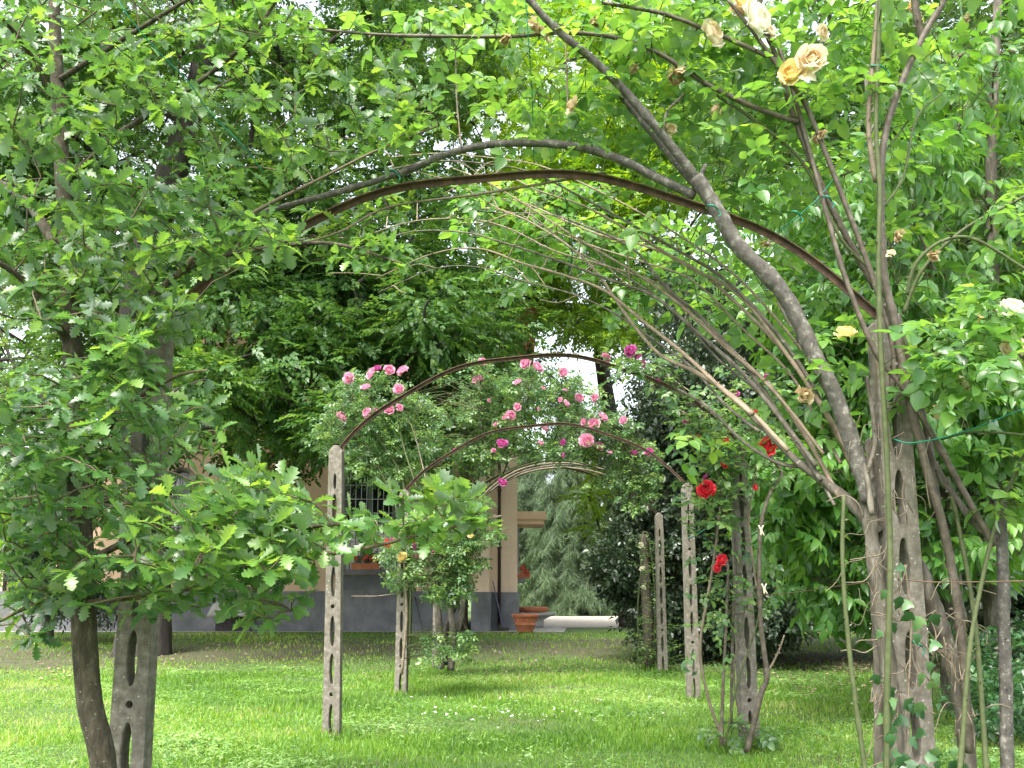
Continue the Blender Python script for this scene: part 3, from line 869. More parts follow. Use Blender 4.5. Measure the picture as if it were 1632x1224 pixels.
def window(x0, x1, z0, z1, y, grille=True, shutter=True, sill=True):
    fr = MB(); t = .07
    fr.box(x0 - .16, x0, y - .05, y + .02, z0, z1 + .16); fr.box(x1, x1 + .16, y - .05, y + .02, z0, z1 + .16); fr.box(x0, x1, y - .05, y + .02, z1, z1 + .16)
    fr.box(x0, x0 + t, y - .02, y + .05, z0, z1); fr.box(x1 - t, x1, y - .02, y + .05, z0, z1)
    xm = (x0 + x1) / 2
    fr.box(xm - .045, xm + .045, y - .022, y + .05, z0, z1); fr.box(x0 + t, x1 - t, y - .018, y + .05, z1 - t, z1)
    w = fr.build('window', M['grey_wood'], house)
    m = MB(); m.box(x0, x1, y - .008, y + .03, z0, z1)
    p = m.mesh('pane'); p.materials.append(M['glass']); o = bpy.data.objects.new('pane', p); C.objects.link(o); o.parent = w
    if sill:
        m = MB(); m.box(x0 - .22, x1 + .22, y - .2, y + .02, z0 - .13, z0 - .002)
        p = m.mesh('sill'); p.materials.append(M['plinth']); o = bpy.data.objects.new('sill', p); C.objects.link(o); o.parent = w
    if grille:
        m = MB()
        for i in range(1, 9):
            xx = x0 + (x1 - x0) * i / 9; m.tube([(xx, y - .09, z0), (xx, y - .09, z1)], .009, 6, 1)
        for i in range(1, 7):
            zz = z0 + (z1 - z0) * i / 7; m.box(x0, x1, y - .10, y - .08, zz - .008, zz + .008)
        p = m.mesh('grille'); p.materials.append(M['white_iron']); o = bpy.data.objects.new('grille', p); C.objects.link(o); o.parent = w
    return w
window(xw(548, 880), xw(628, 880), P(0, 908, HY).z, P(0, 752, HY).z, HY)
for (a, b_) in ((-9.6, -8.4), (-14.8, -13.4)):
    window(a, b_, 1.95, 4.2, HY if a > -11 else HY + .3)
for (a, b_) in ((-4.4, -3.1), (-9.6, -8.3)):
    window(a, b_, 5.6, 7.6, HY, grille=False)
# cellar window with a sloping light hood
cx0, cx1 = xw(345, 990), xw(402, 990)
mb = MB(); mb.box(cx0, cx1, HY - .075, HY - .0, hz + .02, hz + .38); o = mb.build('cellar_window', M['iron'], house)
mb = MB(); mb.add([(cx0 - .05, HY - .07, hz + .74), (cx1 + .05, HY - .07, hz + .74), (cx1 + .12, HY - .4, hz + .42), (cx0 - .12, HY - .4, hz + .42), (cx0 - .12, HY - .4, hz + .38), (cx1 + .12, HY - .4, hz + .38), (cx0 - .05, HY - .07, hz + .38), (cx1 + .05, HY - .07, hz + .38)],
   [(0, 3, 2, 1), (3, 4, 5, 2), (0, 6, 4, 3), (1, 2, 5, 7), (4, 6, 7, 5)]); mb.build('cellar_hood', M['stone'], house)
mb = MB(); mb.box(xw(400, 990), xw(404, 990), HY - .36, HY - .07, hz, hz + .38); mb.build('cellar_cheek', M['plinth'], house)
# plaster apron under the window (grey recess) and side shutters
mb = MB(); mb.box(xw(545, 930), xw(632, 930), HY - .03, HY - .0, hz + 1.003, P(0, 918, HY).z); mb.build('window_apron', M['plinth'], house)
for yy in (HY + 1.2, HY + 2.9, HY + 5.4):
    mb = MB(); mb.box(.145, .185, yy, yy + .62, 1.75, 3.0); mb.build('shutter', M['grey_wood'], house)
mb = MB(); mb.box(.14, .36, HY + 2.0, HY + 2.9, 1.55, 1.67); mb.build('side_sill', M['plinth'], house)

# ================================================================== POTS, TOOLS
def petal_bloom(messy=0.0, seed=0, layers=5):
    """cabbage rose opening towards +z: overlapping cupped petals on nested shells, outer ones curling back"""
    rs = random.Random(seed)
    V, Fc, T = [], [], []
    R = [.13, .22, .31, .40, .47][:layers]; cnt = [3, 4, 5, 6, 7][:layers]; top = [.06, .16, .25, .36, .50]
    for l in range(layers):
        for i in range(cnt[l]):
            az0 = 2 * math.pi * (i + .43 * l + rs.uniform(-.12, .12)) / cnt[l]
            half = math.pi / cnt[l] * rs.uniform(1.1, 1.4)
            tt = math.pi * top[l] * rs.uniform(.8, 1.15) + messy * rs.uniform(-.5, .9)
            rr_ = R[l] * rs.uniform(.92, 1.1) * (1 + messy * rs.uniform(-.35, .3))
            curl = (.12 + .1 * l) * rs.uniform(.6, 1.3)
            b0 = len(V); n = 5
            for a in range(n + 1):
                u = a / n
                th = math.pi * .82 + (tt - math.pi * .82) * u
                for b in range(n + 1):
                    w = 2 * b / n - 1
                    az = az0 + w * half * (.45 + .55 * math.sin(math.pi * min(.5, u * .62)))
                    edge = abs(w) ** 3
                    thh = th + edge * .35 * u + .10 * math.sin(b * 2.3 + i * 1.7 + l) * u
                    rad = rr_ * (1 + curl * u ** 3 + .10 * edge * u + .06 * messy * math.sin(b * 5 + a * 3))
                    V.append((rad * math.sin(thh) * math.cos(az), rad * math.sin(thh) * math.sin(az), rad * math.cos(thh) * .82 + .05))
            for a in range(n):
                for b in range(n):
                    q = b0 + a * (n + 1) + b
                    Fc.append((q, q + 1, q + n + 2, q + n + 1)); T.append(min(1, max(0, .12 * l + .55 * (a / n) ** 2 + .1 * rs.uniform(-1, 1))))
    me = bpy.data.meshes.new('rose_bloom')
    me.from_pydata(V, [], Fc)
    me.polygons.foreach_set('use_smooth', [True] * len(Fc))
    at = me.attributes.new('tint', 'FLOAT', 'FACE'); at.data.foreach_set('value', T)
    return me

BLOOM = {}
def bloom_mesh(kind, var):
    key = (kind, var)
    if key not in BLOOM:
        messy = {'wilt': 1.0, 'cream': .45, 'white': .3, 'yellow': .4}.get(kind, .12)
        nl = {'coral': 4, 'wilt': 5}.get(kind, 5)
        me = petal_bloom(messy=messy, seed=var * 13 + len(kind), layers=nl)
        me.materials.append(M[kind]); BLOOM[key] = me
    return BLOOM[key]

def bloom(kind, pos, dia, parent, face=None):
    o = bpy.data.objects.new('rose_bloom', bloom_mesh(kind, random.randint(0, 3)))
    C.objects.link(o); o.parent = parent
    o.location = Vector(pos) - Vector(parent.location)
    s = dia * (.84 if kind not in ('yellow', 'wilt') else .74) * U(.75, 1.12)
    o.scale = (s, s, s * U(.85, 1.1))
    d = Vector(face) if face else Vector((U(-.9, .9), U(-1.0, -.25), U(-.1, .9)))
    if kind == 'wilt' and not face: d = Vector((U(-1, 1), U(-.6, .3), U(-1, .4)))
    q = d.normalized().to_track_quat('Z', 'Y'); o.rotation_mode = 'QUATERNION'; o.rotation_quaternion = q
    return o

def pot(label, loc, s=1.0, dark=False):
    root = thing('flower_pot', label, 'flower pot', loc, 'terracotta pots by the house corner')
    m = MB()
    r = .36 * s; h = .46 * s
    m.lathe([(0, 0), (r * .55, 0), (r * .58, h * .04), (r * .7, h * .38), (r * .76, h * .40), (r * .76, h * .44), (r * .71, h * .46), (r * .83, h * .78), (r * .86, h * .8), (r * .98, h * .84), (r * 1.0, h * .95), (r * .97, h), (r * .86, h), (r * .84, h * .9), (0, h * .88)], loc)
    m.build('pot_body', M['terracotta'], root)
    m = MB(); m.lathe([(0, h * .885), (r * .838, h * .89)], loc); m.build('potting_soil', M['bark_dark'], root)
    m = MB()
    for k in range(8):
        a = k * math.pi / 4 + .3
        m.tube([(loc[0] + math.cos(a + t) * r * (.80 + .02), loc[1] + math.sin(a + t) * r * .82, loc[2] + h * (.7 - .12 * math.sin((t + .3) / .6 * math.pi))) for t in (-.3, -.1, .1, .3)], .014 * s, 5, 3)
    m.build('garland_relief', M['terracotta'], root)
    return root
pp = P(837, 1006, 23.6)
pot('large terracotta pot standing on the grass edge at the house corner', (pp.x, 23.3, hz + .01), .95)
pp = P(848, 985, 28)
root = thing('flower_pot', 'pale terracotta bowl on a stone slab behind the larger pot', 'flower pot', (pp.x, 27.2, hz), 'terracotta pots by the house corner')
m = MB(); m.lathe([(0, 0), (.3, 0), (.33, .18), (.3, .2), (.5, .3), (.66, .34), (.68, .4), (.62, .42), (0, .4)], (pp.x, 27.2, hz + .01)); m.build('pot_body', M['stone'], root)
m = MB(); m.lathe([(.1, .41), (.42, .43), (.46, .55), (.38, .58), (.3, .52), (0, .5)], (pp.x, 27.2, hz + .01)); m.build('pot_rim', M['terracotta'], root)

root = thing('broom', 'blue handled broom leaning on the grey wall beside the downpipe', 'broom', (xw(782, 1000), HY + .1, hz))
m = MB(); m.tube([(-.2 - .02, HY + .28, hz + .06), (-.50, HY + .62, hz + 1.28)], .014, 6, 1); m.build('handle', M['blue_pole'], root)
m = MB(); m.box(-.36, -.08, HY + .24, HY + .33, hz + .01, hz + .09); m.build('brush_head', M['iron'], root)
root = thing('cane_stick', 'thin dark stick leaning against the grey plinth behind the left vine', 'stick', (xw(676, 1000), HY - .5, hz))
m = MB(); m.tube([(xw(677, 1004), HY - .45, hz), (xw(668, 975), HY - .2, hz + .5), (xw(662, 955), HY - .08, hz + .85)], .013, 6, 3); m.build('shaft', M['iron'], root)

# geranium boxes
def geranium(label, cx_, y, z, wd, n, blooms):
    root = thing('geranium_box', label, 'flower box', (cx_, y, z), 'window geraniums')
    m = MB(); m.box(cx_ - wd / 2, cx_ + wd / 2, y - .1, y + .08, z, z + .16); m.build('planter', M['terracotta'], root)
    L = Leaves()
    scatter_clump(L, (cx_, y, z + .28), (wd * .55, .14, .16), n, .13, 0, .2)
    L.build('foliage', 'clover', M['pink_rose_leaf'], root)
    for (dx, dz) in blooms: bloom('coral', (cx_ + dx, y - .14, z + dz), .15, root)
    return root
gx = xw(584, 905)
geranium('coral geraniums in a box on the grilled window sill', gx, HY - .1, P(0, 908, HY).z + .0, .7, 90, [(-.3, .3), (-.24, .28), (-.02, .26), (.03, .3), (.2, .32), (.24, .24), (.16, .26)])
geranium('small red geranium box on the side wall of the house', .32, HY + 2.4, 1.68, .35, 40, [(0, .32), (.05, .2), (-.04, .26), (.12, .12)])

# wooden stake with climbing rose at far right
sp = P(1030, 1060, 14.9)
root = thing('wooden_stake', 'reddish wooden stake wrapped in a small white rose beside the farthest arch', 'stake', (sp.x, 14.9, ground_z(14.9)))
m = MB(); m.tube([(sp.x + .06, 14.9, ground_z(14.9) - .02), (sp.x + .02, 14.9, 1.2), (P(1026, 852, 14.9).x, 14.9, P(1026, 852, 14.9).z)], [.085, .08, .07], 10, 4, rough=.04); m.build('stake_post', M['cane_brown'], root)
stk = thing('climbing_plant', 'leafy climber with small white blooms around the reddish stake', 'climbing plant', (sp.x, 14.8, ground_z(14.8)))
L = Leaves()
for (px, py, rx, ry, n) in ((1040, 950, 16, 90, 70), (1038, 1040, 40, 20, 90), (1050, 1010, 18, 30, 40), (1022, 880, 8, 30, 16)):
    for _ in range(n):
        p = P(px + U(-rx, rx), py + U(-ry, ry), U(14.6, 14.9)); L.add([p], [(U(-1, 1), U(-1, .3), U(-.6, .3))], [(U(-.3, .3), U(-.3, .3), 1)], [.13], [U(.4, 1)])
L.build('foliage', 'rose_small', M['pink_rose_leaf'], stk)
m = MB(); m.tube(poly_px([(1022, 1050), (1016, 980), (1022, 900), (1020, 860), (1030, 848), (1036, 870), (1044, 950), (1042, 1050)], 14.8), .012, 5, 4); m.build('cane', M['cane_green'], stk)
for (x, y) in ((1024, 905), (1022, 868), (1026, 935)): bloom('white', P(x, y, 14.7), .09, stk)
#FOLIAGE
# ================================================================== THE NEAR OAK (left)
oak_base = P(168, 1260, 3.95)
oak_trunk = [Vector((P(180, 1224, 3.95).x, 3.95, -.05)), P(165, 1224, 3.95), P(143, 1120, 3.95), P(134, 1000, 3.96), P(130, 880, 3.98), P(122, 740, 4.0), P(116, 560, 4.05), P(108, 400, 4.1), P(98, 250, 4.15), P(90, 100, 4.2), P(84, -60, 4.25), P(80, -260, 4.3)]
root = thing('oak_tree', 'young oak with lobed leaves and curving trunk beside the nearest left post', 'tree', (oak_trunk[0].x, 3.95, 0))
m = MB(); path = m.tube(oak_trunk, [.053, .051, .05, .05, .049, .046, .042, .038, .034, .03, .025, .018], 20, 8, rough=.012)
m.build('trunk', M['bark_oak'], root)
BR = [
    ([(120, 620), (200, 520), (280, 440), (345, 410), (430, 395), (530, 388), (640, 420)], 4.0, 3.7, .02, .005),
    ([(280, 440), (340, 380), (420, 330), (500, 290), (600, 240), (700, 200)], 3.85, 3.9, .012, .004),
    ([(116, 560), (60, 470), (0, 420), (-80, 400)], 4.05, 3.6, .02, .008),
    ([(104, 420), (40, 320), (-60, 260)], 4.1, 4.3, .03, .012),
    ([(96, 300), (180, 220), (290, 150), (400, 60), (460, -40)], 4.15, 3.9, .018, .006),
    ([(122, 800), (220, 790), (300, 750), (330, 860), (300, 920)], 4.0, 3.4, .016, .006),
    ([(128, 900), (230, 850), (330, 815), (440, 840), (540, 835)], 3.98, 3.1, .016, .006),
    ([(300, 925), (400, 900), (480, 886), (560, 878), (640, 860), (720, 840), (800, 822)], 3.7, 3.4, .012, .004),
    ([(128, 940), (60, 960), (-20, 1000)], 3.98, 3.6, .012, .005),
    ([(118, 700), (60, 660), (0, 640)], 4.0, 3.6, .016, .006),
    ([(122, 760), (180, 670), (160, 580), (180, 545)], 4.0, 3.5, .014, .005),
    ([(210, 640), (280, 600), (330, 590)], 3.9, 3.6, .01, .004),
    ([(90, 130), (200, 60), (330, -20)], 4.2, 3.6, .016, .006),
    ([(92, 160), (30, 60), (-30, 0)], 4.2, 3.6, .016, .006),
    ([(130, 960), (250, 950), (370, 930), (460, 970)], 3.95, 3.5, .01, .004),
]
nodes = []
for pts, Y0, Y1, r0, r1 in BR:
    m = MB(); pp_ = m.tube(poly_px(pts, Y0, Y1), [r0, r1], 7, 6, rough=.05); m.build('branch', M['twig'] if r0 < .014 else M['bark_oak'], root)
    nodes += pp_[4:]
REG = [  # px, py, rx, ry, Y0, Y1, rosettes
    (120, 790, 150, 110, 3.1, 4.3, 75), (330, 850, 150, 80, 2.9, 3.9, 75), (160, 640, 110, 80, 3.2, 4.0, 50), (450, 850, 90, 65, 3.0, 3.6, 46), (230, 930, 210, 45, 3.2, 4.1, 48),
    (375, 780, 80, 45, 3.0, 3.5, 26), (40, 680, 80, 90, 3.0, 4.2, 42), (40, 860, 70, 60, 3.3, 4.2, 26), (420, 960, 60, 36, 3.2, 3.7, 9), (30, 990, 50, 40, 3.3, 3.8, 5), (190, 560, 45, 40, 3.2, 3.5, 9),
    (610, 820, 55, 42, 3.3, 3.6, 13), (685, 822, 60, 46, 3.3, 3.6, 12), (765, 826, 34, 12, 3.35, 3.5, 4),
    (270, 365, 200, 75, 3.4, 4.4, 76), (480, 375, 120, 45, 4.3, 4.7, 34), (120, 300, 130, 110, 3.3, 4.6, 62), (80, 440, 120, 80, 3.4, 4.6, 52), (600, 325, 55, 35, 4.4, 4.7, 10), (590, 400, 60, 25, 3.7, 3.9, 10), (210, 500, 100, 55, 3.5, 4.3, 34),
    (640, 175, 75, 70, 3.7, 4.2, 24), (560, 225, 75, 35, 3.9, 4.5, 18), (320, 110, 130, 80, 3.4, 4.4, 46), (90, 110, 130, 110, 3.2, 4.8, 66), (500, 130, 60, 70, 3.7, 4.3, 14), (420, 30, 120, 40, 3.6, 4.2, 22), (390, 250, 90, 60, 3.6, 4.2, 18), (200, -60, 260, 60, 3.3, 4.6, 40), (-70, 400, 60, 300, 3.2, 4.4, 50),
    (300, 690, 60, 50, 3.4, 4.0, 14),
]
L = Leaves(); tw = []; tp, td = [], []
for (px, py, rx, ry, Y0, Y1, n) in REG:
    for _ in range(int(n * 1.25)):
        while True:
            a, b_ = U(-1, 1), U(-1, 1)
            if a * a + b_ * b_ < 1: break
        p = P(px + a * rx, py + b_ * ry, U(Y0, Y1))
        c = min(random.sample(nodes, min(len(nodes), 90)), key=lambda q: (q - p).length)
        d = (p - c); d.z *= .5; d = d.normalized() * .8 + Vector((U(-.5, .5), U(-.6, .3), U(-.25, .45)))
        tp.append(p); td.append((c, d))
        L.add([p], [tuple(d)], [(U(-.5, .5), U(-1.0, .1), 1)], [U(.07, .104)], [U(.28, .75) + (.12 if 300 < px < 700 else -.05)])  # middle regions tinted lighter, the shaded left darker: light put into leaf colour
# twigs: join each rosette to the nearest wood, chaining through rosettes already joined
nod = np.array([tuple(q) for q in nodes]); order = sorted(range(len(tp)), key=lambda i: float(np.min(np.linalg.norm(nod - np.array(tp[i]), axis=1))))
S, E = [], []
for i in order:
    p = np.array(tp[i]); dd = np.linalg.norm(nod - p, axis=1) + .25 * (nod[:, 2] > p[2] + .05); j = int(np.argmin(dd))
    s = nod[j]; S.append(s); E.append(p); nod = np.vstack([nod, p[None] * .999, (p * .5 + s * .5)[None]])
build_twigs('twig', [twigs(S, E, .0042, .002, .05, 4)], M['twig'], root)
L.build('crown', 'oak', M['oak_leaf'], root, leafvar=.2)

# ================================================================== BIG TREES BEHIND
bt = [(-6.95, 17.4, 0), P(235, 930, 17.4), P(228, 760, 17.3), P(225, 600, 17.2), P(222, 480, 17.1), P(250, 350, 17), P(300, 200, 17), P(330, 60, 17), P(350, -150, 17)]
bt[0] = Vector((bt[1].x - .02, 17.4, ground_z(17.4) - .1))
tree('big_tree', 'huge old dark trunked tree spreading its crown over the house front', 'tree', (bt[0].x, 17.4, ground_z(17.4)), bt, [.55, .40, .36, .34, .33, .3, .26, .2, .1],
     [(480, 520, 230, 110, 15, 22, 44, .85), (640, 480, 200, 100, 17, 23, 34, .85), (400, 660, 170, 80, 14, 20, 26, .7), (590, 690, 110, 55, 16, 21, 17, .62), (740, 620, 110, 100, 18, 23, 20, .75), (300, 90, 190, 110, 15, 20, 24, .9), (500, 190, 140, 100, 15, 21, 22, .9),
      (420, 300, 120, 70, 15, 20, 15, .8), (640, 340, 110, 80, 16, 22, 11, .75), (160, 560, 120, 110, 16, 21, 20, .8), (330, 430, 170, 45, 17, 22, 26, .7), (560, 420, 120, 40, 18, 22.5, 14, .7), (20, 300, 60, 160, 18, 23, 16, .7), (200, 250, 100, 90, 18, 22, 12, .7), (640, 200, 120, 90, 19, 23, 16, .6), (700, 60, 120, 80, 18, 23, 14, .6), (130, 440, 90, 40, 17, 21, 9, .6), (60, 330, 110, 110, 17, 22, 15, .9), (90, 740, 120, 80, 17, 22, 18, .8), (600, 80, 160, 90, 15, 22, 9, .6), (50, 130, 110, 110, 15, 20, 16, .9), (350, -160, 500, 140, 13, 21, 46, 1.0), (750, 470, 70, 50, 19, 23, 8, .6)],
     'beech', M['beech_leaf'], M['bark_dark'], .42, 62, tint=.42, limb_r=.07, horiz=.45, squash=.6, start=.4)
# heavy dark limbs
gt = [(3.4, 27.5, .3), (3.3, 27.4, 3), (3.0, 27.2, 5.5), (2.6, 27, 8.5), (2.4, 26.8, 12), (2.2, 26.5, 15)]
tree('maple_tree', 'lime green tree rising right of the house roof behind the hoops', 'tree', (3.4, 27.5, .3), [Vector(p) for p in gt], [.35, .28, .25, .2, .15, .06],
     [(930, 330, 110, 90, 20, 27, 26, .95), (1050, 330, 90, 90, 20, 27, 20, .95), (900, 200, 110, 80, 20, 27, 20, .95), (1030, 170, 110, 110, 20, 28, 24, .95), (960, 500, 55, 60, 22, 27, 10, .75), (800, 330, 60, 60, 22, 28, 8, .8), (1140, 250, 60, 110, 20, 26, 15, .9), (900, 60, 150, 70, 21, 28, 20, .8), (770, 190, 70, 110, 22, 28, 12, .7), (760, 40, 80, 60, 22, 27, 8, .7), (1060, 60, 120, 70, 21, 28, 14, .8), (830, 400, 40, 30, 22, 26, 3, .6), (880, 490, 40, 80, 22, 27, 9, .42), (790, 440, 30, 30, 23, 27, 2, .4), (1010, 470, 50, 60, 21, 26, 9, .8), (1000, 720, 50, 60, 24, 28, 7, .6), (990, 840, 40, 50, 25, 29, 6, .6), (960, 790, 30, 25, 25, 28, 2, .5)],
     'beech', M['lime_leaf'], M['bark_dark'], .44, 58, tint=.5, limb_r=.05, horiz=.4, squash=.6)
# right mid trees
tree('slender_tree', 'slender brown trunk tree with drooping leaves at the right behind the thorny canes', 'tree', (P(1580, 1100, 8.6).x, 8.6, 0), [Vector((P(1580, 1000, 8.6).x, 8.6, -.05)), P(1578, 860, 8.6), P(1580, 720, 8.6), P(1583, 500, 8.6), P(1580, 250, 8.6), P(1590, 0, 8.6), P(1590, -200, 8.6)], [.085, .075, .07, .06, .05, .04, .02],
     [(1560, 690, 90, 60, 7.2, 9, 13, .34), (1490, 640, 80, 50, 7.2, 9, 8, .32), (1590, 860, 60, 60, 7.4, 9, 4, .28), (1530, 860, 50, 50, 8, 9.4, 4, .3), (1570, 500, 80, 90, 7.6, 10, 13, .4), (1460, 420, 90, 70, 7.4, 9.5, 12, .38), (1560, 300, 90, 110, 8, 10.5, 14, .42), (1450, 290, 60, 50, 7, 8.5, 7, .32), (1570, 130, 70, 70, 7.5, 9.5, 8, .36), (1600, 600, 70, 60, 7, 8.5, 8, .34), (1440, 520, 60, 70, 8, 9.6, 7, .34), (1680, 500, 60, 300, 8, 10, 20, .45)],
     'cherry', M['cherry_leaf'], M['bark_rose'], .30, 16, tint=.5, limb_r=.022, twig_r=.004, horiz=.3, start=.4, squash=.7)
tree('slender_tree', 'leafy tree hanging low over the lawn between the red roses and thick trunk', 'tree', (P(1500, 1040, 9.4).x, 9.4, 0), [Vector((P(1515, 1000, 9.4).x, 9.4, -.05)), P(1510, 900, 9.4), P(1500, 760, 9.4), P(1470, 600, 9.3), P(1420, 450, 9.2), P(1400, 300, 9.2), P(1380, 100, 9.2)], [.13, .12, .11, .09, .07, .05, .03],
     [(1330, 870, 80, 75, 8.2, 9.8, 18, .34), (1300, 790, 60, 60, 8.2, 10, 9, .34), (1340, 700, 80, 60, 8, 9.8, 11, .34), (1250, 780, 50, 30, 8.2, 9.2, 5, .28), (1370, 940, 50, 30, 8.2, 9.6, 5, .28), (1240, 700, 40, 40, 8.4, 9.2, 3, .28), (1370, 580, 80, 60, 8.5, 10.2, 8, .36), (1300, 430, 100, 90, 8, 10.5, 15, .4), (1390, 330, 90, 90, 8, 10.5, 13, .4), (1280, 290, 80, 60, 8, 10.5, 8, .36), (1450, 900, 40, 40, 8, 9.6, 3, .26), (1260, 560, 40, 40, 8.6, 9.6, 3, .28)],
     'cherry', M['cherry_leaf'], M['bark_rose'], .30, 17, tint=.52, limb_r=.022, twig_r=.004, horiz=.3, start=.3, squash=.7)
tree('tall_tree', 'tall blurred green tree filling the upper right corner', 'tree', (7.5, 14, 0), [Vector((7.5, 14, -.05)), Vector((7.4, 14, 3)), Vector((7.2, 14, 6)), Vector((7, 13.9, 10))], [.16, .14, .11, .04],
     [(1560, 150, 120, 170, 11, 15, 34, .7), (1400, 150, 120, 140, 12, 16, 24, .7), (1600, 420, 90, 120, 12, 16, 22, .7), (1430, 620, 90, 100, 12, 16, 14, .6), (1230, 200, 90, 130, 13, 17, 16, .7), (1500, -150, 300, 120, 11, 16, 30, .9), (1700, 700, 80, 200, 11, 15, 20, .7), (1600, 760, 90, 90, 13, 16, 14, .6)],
     'beech', M['far_leaf'], M['bark_dark'], .40, 44, tint=.5, limb_r=.04, horiz=.35)
# dark evergreen shrub, then a dark hedge added to stand in for shade
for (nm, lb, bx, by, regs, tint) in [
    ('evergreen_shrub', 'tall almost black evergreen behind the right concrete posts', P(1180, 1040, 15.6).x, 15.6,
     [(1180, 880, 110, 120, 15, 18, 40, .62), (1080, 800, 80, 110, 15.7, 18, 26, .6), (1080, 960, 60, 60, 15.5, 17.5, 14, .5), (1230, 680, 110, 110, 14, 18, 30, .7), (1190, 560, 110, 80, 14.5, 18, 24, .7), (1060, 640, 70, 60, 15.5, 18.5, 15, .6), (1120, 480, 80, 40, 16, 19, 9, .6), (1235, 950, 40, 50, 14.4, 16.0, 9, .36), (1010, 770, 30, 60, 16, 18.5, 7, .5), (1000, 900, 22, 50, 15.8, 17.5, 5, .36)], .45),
    ('shade_backdrop_hedge', 'added dark hedge standing in for the shade behind the slender tree at right', 8.2, 16.5,
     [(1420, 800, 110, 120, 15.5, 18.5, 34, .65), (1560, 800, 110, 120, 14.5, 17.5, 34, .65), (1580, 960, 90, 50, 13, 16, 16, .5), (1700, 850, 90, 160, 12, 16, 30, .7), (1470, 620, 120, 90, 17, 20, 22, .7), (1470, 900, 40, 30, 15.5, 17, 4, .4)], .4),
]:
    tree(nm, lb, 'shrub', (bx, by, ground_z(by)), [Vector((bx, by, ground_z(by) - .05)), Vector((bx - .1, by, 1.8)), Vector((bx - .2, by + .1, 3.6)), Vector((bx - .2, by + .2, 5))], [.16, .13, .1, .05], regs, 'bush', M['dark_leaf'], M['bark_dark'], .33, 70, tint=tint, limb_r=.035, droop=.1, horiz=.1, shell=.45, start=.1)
tree('low_shrub', 'low leafy shrub at the right edge below the slender tree', 'shrub', (P(1600, 1150, 7.6).x, 7.6, 0), [Vector((P(1600, 1150, 7.6).x, 7.6, 0)), P(1600, 1080, 7.6), P(1610, 1000, 7.6)], [.02, .015, .01],
     [(1600, 1130, 50, 50, 7, 8, 9, .18), (1580, 1060, 50, 50, 7.4, 8.4, 6, .16), (1640, 1060, 50, 60, 7, 8.4, 8, .2)], 'bush', M['ivy_leaf'], M['bark_dark'], .2, 16, tint=.4, limb_r=.01, start=0)
tree('dark_conifer_shrub', 'dark shrub against the house wall at the far left', 'shrub', (P(70, 1000, 20).x, 20, ground_z(20)), [Vector((P(80, 1000, 20).x, 20, .2)), P(80, 900, 20), P(80, 830, 20)], [.1, .08, .03],
     [(80, 900, 40, 80, 19.5, 20.8, 20, .35), (130, 960, 60, 35, 19, 20.5, 10, .3), (10, 840, 30, 30, 19, 20.5, 5, .3)], 'willowy', M['dark_leaf'], M['bark_dark'], .3, 40, tint=.3, limb_r=.03, start=0)
# conifers beyond the house corner
def conifer(label, x, y, h, spread, n, seed, z0=.4):
    root = thing('conifer_tree', label, 'tree', (x, y, .3), 'drooping conifers beyond the house')
    m = MB(); m.tube([(x, y, .25), (x + .05, y, h * .5), (x, y, h)], [.22, .14, .02], 10, 4, rough=.05); m.build('trunk', M['bark_dark'], root)
    L = Leaves(); lm = MB()
    for k in range(n):
        t = (k + .5) / n; z = z0 + (h - z0) * t + U(-.1, .1); a = U(0, 2 * math.pi); ln = spread * (1.02 - t) ** .8 * U(.75, 1.1) + .15
        e = Vector((math.cos(a), math.sin(a), 0))
        pts = [Vector((x, y, z + .3)), Vector((x, y, z)) + e * ln * .5 + Vector((0, 0, .05)), Vector((x, y, z)) + e * ln + Vector((0, 0, -.35 * ln))]
        pl = lm.tube(pts, [.03, .018, .006], 5, 5, cap=False)
        for q in pl[2:]:
            for _ in range(8):
                L.add([q + Vector((U(-.15, .15), U(-.15, .15), 0))], [tuple(e * U(0, .7) + Vector((U(-.5, .5), U(-.5, .5), -U(.3, 1.4))))], [(e.x, e.y, .4)], [U(.55, 1.0)], [U(.35, .9)])
    lm.build('bough', M['bark_dark'], root)
    L.build('crown', 'conifer', M['conifer'], root)
    return root
conifer('drooping conifer just right of the house corner', 3.1, 48, 11.5, 3.0, 190, 1)
conifer('low spreading conifer near the fence beyond the path', 6.4, 50, 7.0, 3.4, 130, 2)
conifer('conifer half hidden behind the house side wall', 1.0, 54, 10, 2.6, 110, 3)
# far trees
ft = ['far tree behind the big tree at the left edge', 'far tree standing behind the roof of the house', 'far tree above the middle of the farthest arch', 'far tree behind the dark evergreen',
      'far tree behind the added dark hedge at the right', 'far tree at the right edge of the garden', 'far bushy tree beyond the gravel path']
for k, (x, y, h, sp) in enumerate([(-20, 34, 15, 6), (-9, 50, 19, 8), (6, 62, 9, 4), (11, 38, 15, 5), (18, 34, 15, 6), (24, 30, 13, 5), (15, 58, 9, 5)]):
    root = thing('far_tree', ft[k], 'tree', (x, y, .3), 'trees beyond the garden')
    m = MB(); tp_ = m.tube([(x, y, .2), (x + .2, y, h * .4), (x, y, h * .85)], [.35, .25, .08], 10, 4); m.build('trunk', M['bark_dark'], root)
    L = Leaves(); lm = MB()
    for _ in range(42):
        q = rnd_dir(1)[0]; c = Vector((x + q[0] * sp * .8, y + q[1] * sp * .8, h * .55 + q[2] * h * .4)); s = random.choice(tp_[3:])
        if c.z < 1.0: c.z = 1.0
        lm.tube([s, s.lerp(c, .5) + Vector((0, 0, .3)), c], [.09, .05, .02], 5, 2, cap=False)
        scatter_clump(L, c, (sp * .34, sp * .34, sp * .24), 60, .75, .2, horiz=.3, tint=.5)
    lm.build('limb', M['bark_dark'], root)
    L.build('crown', 'beech', M['far_leaf'], root)
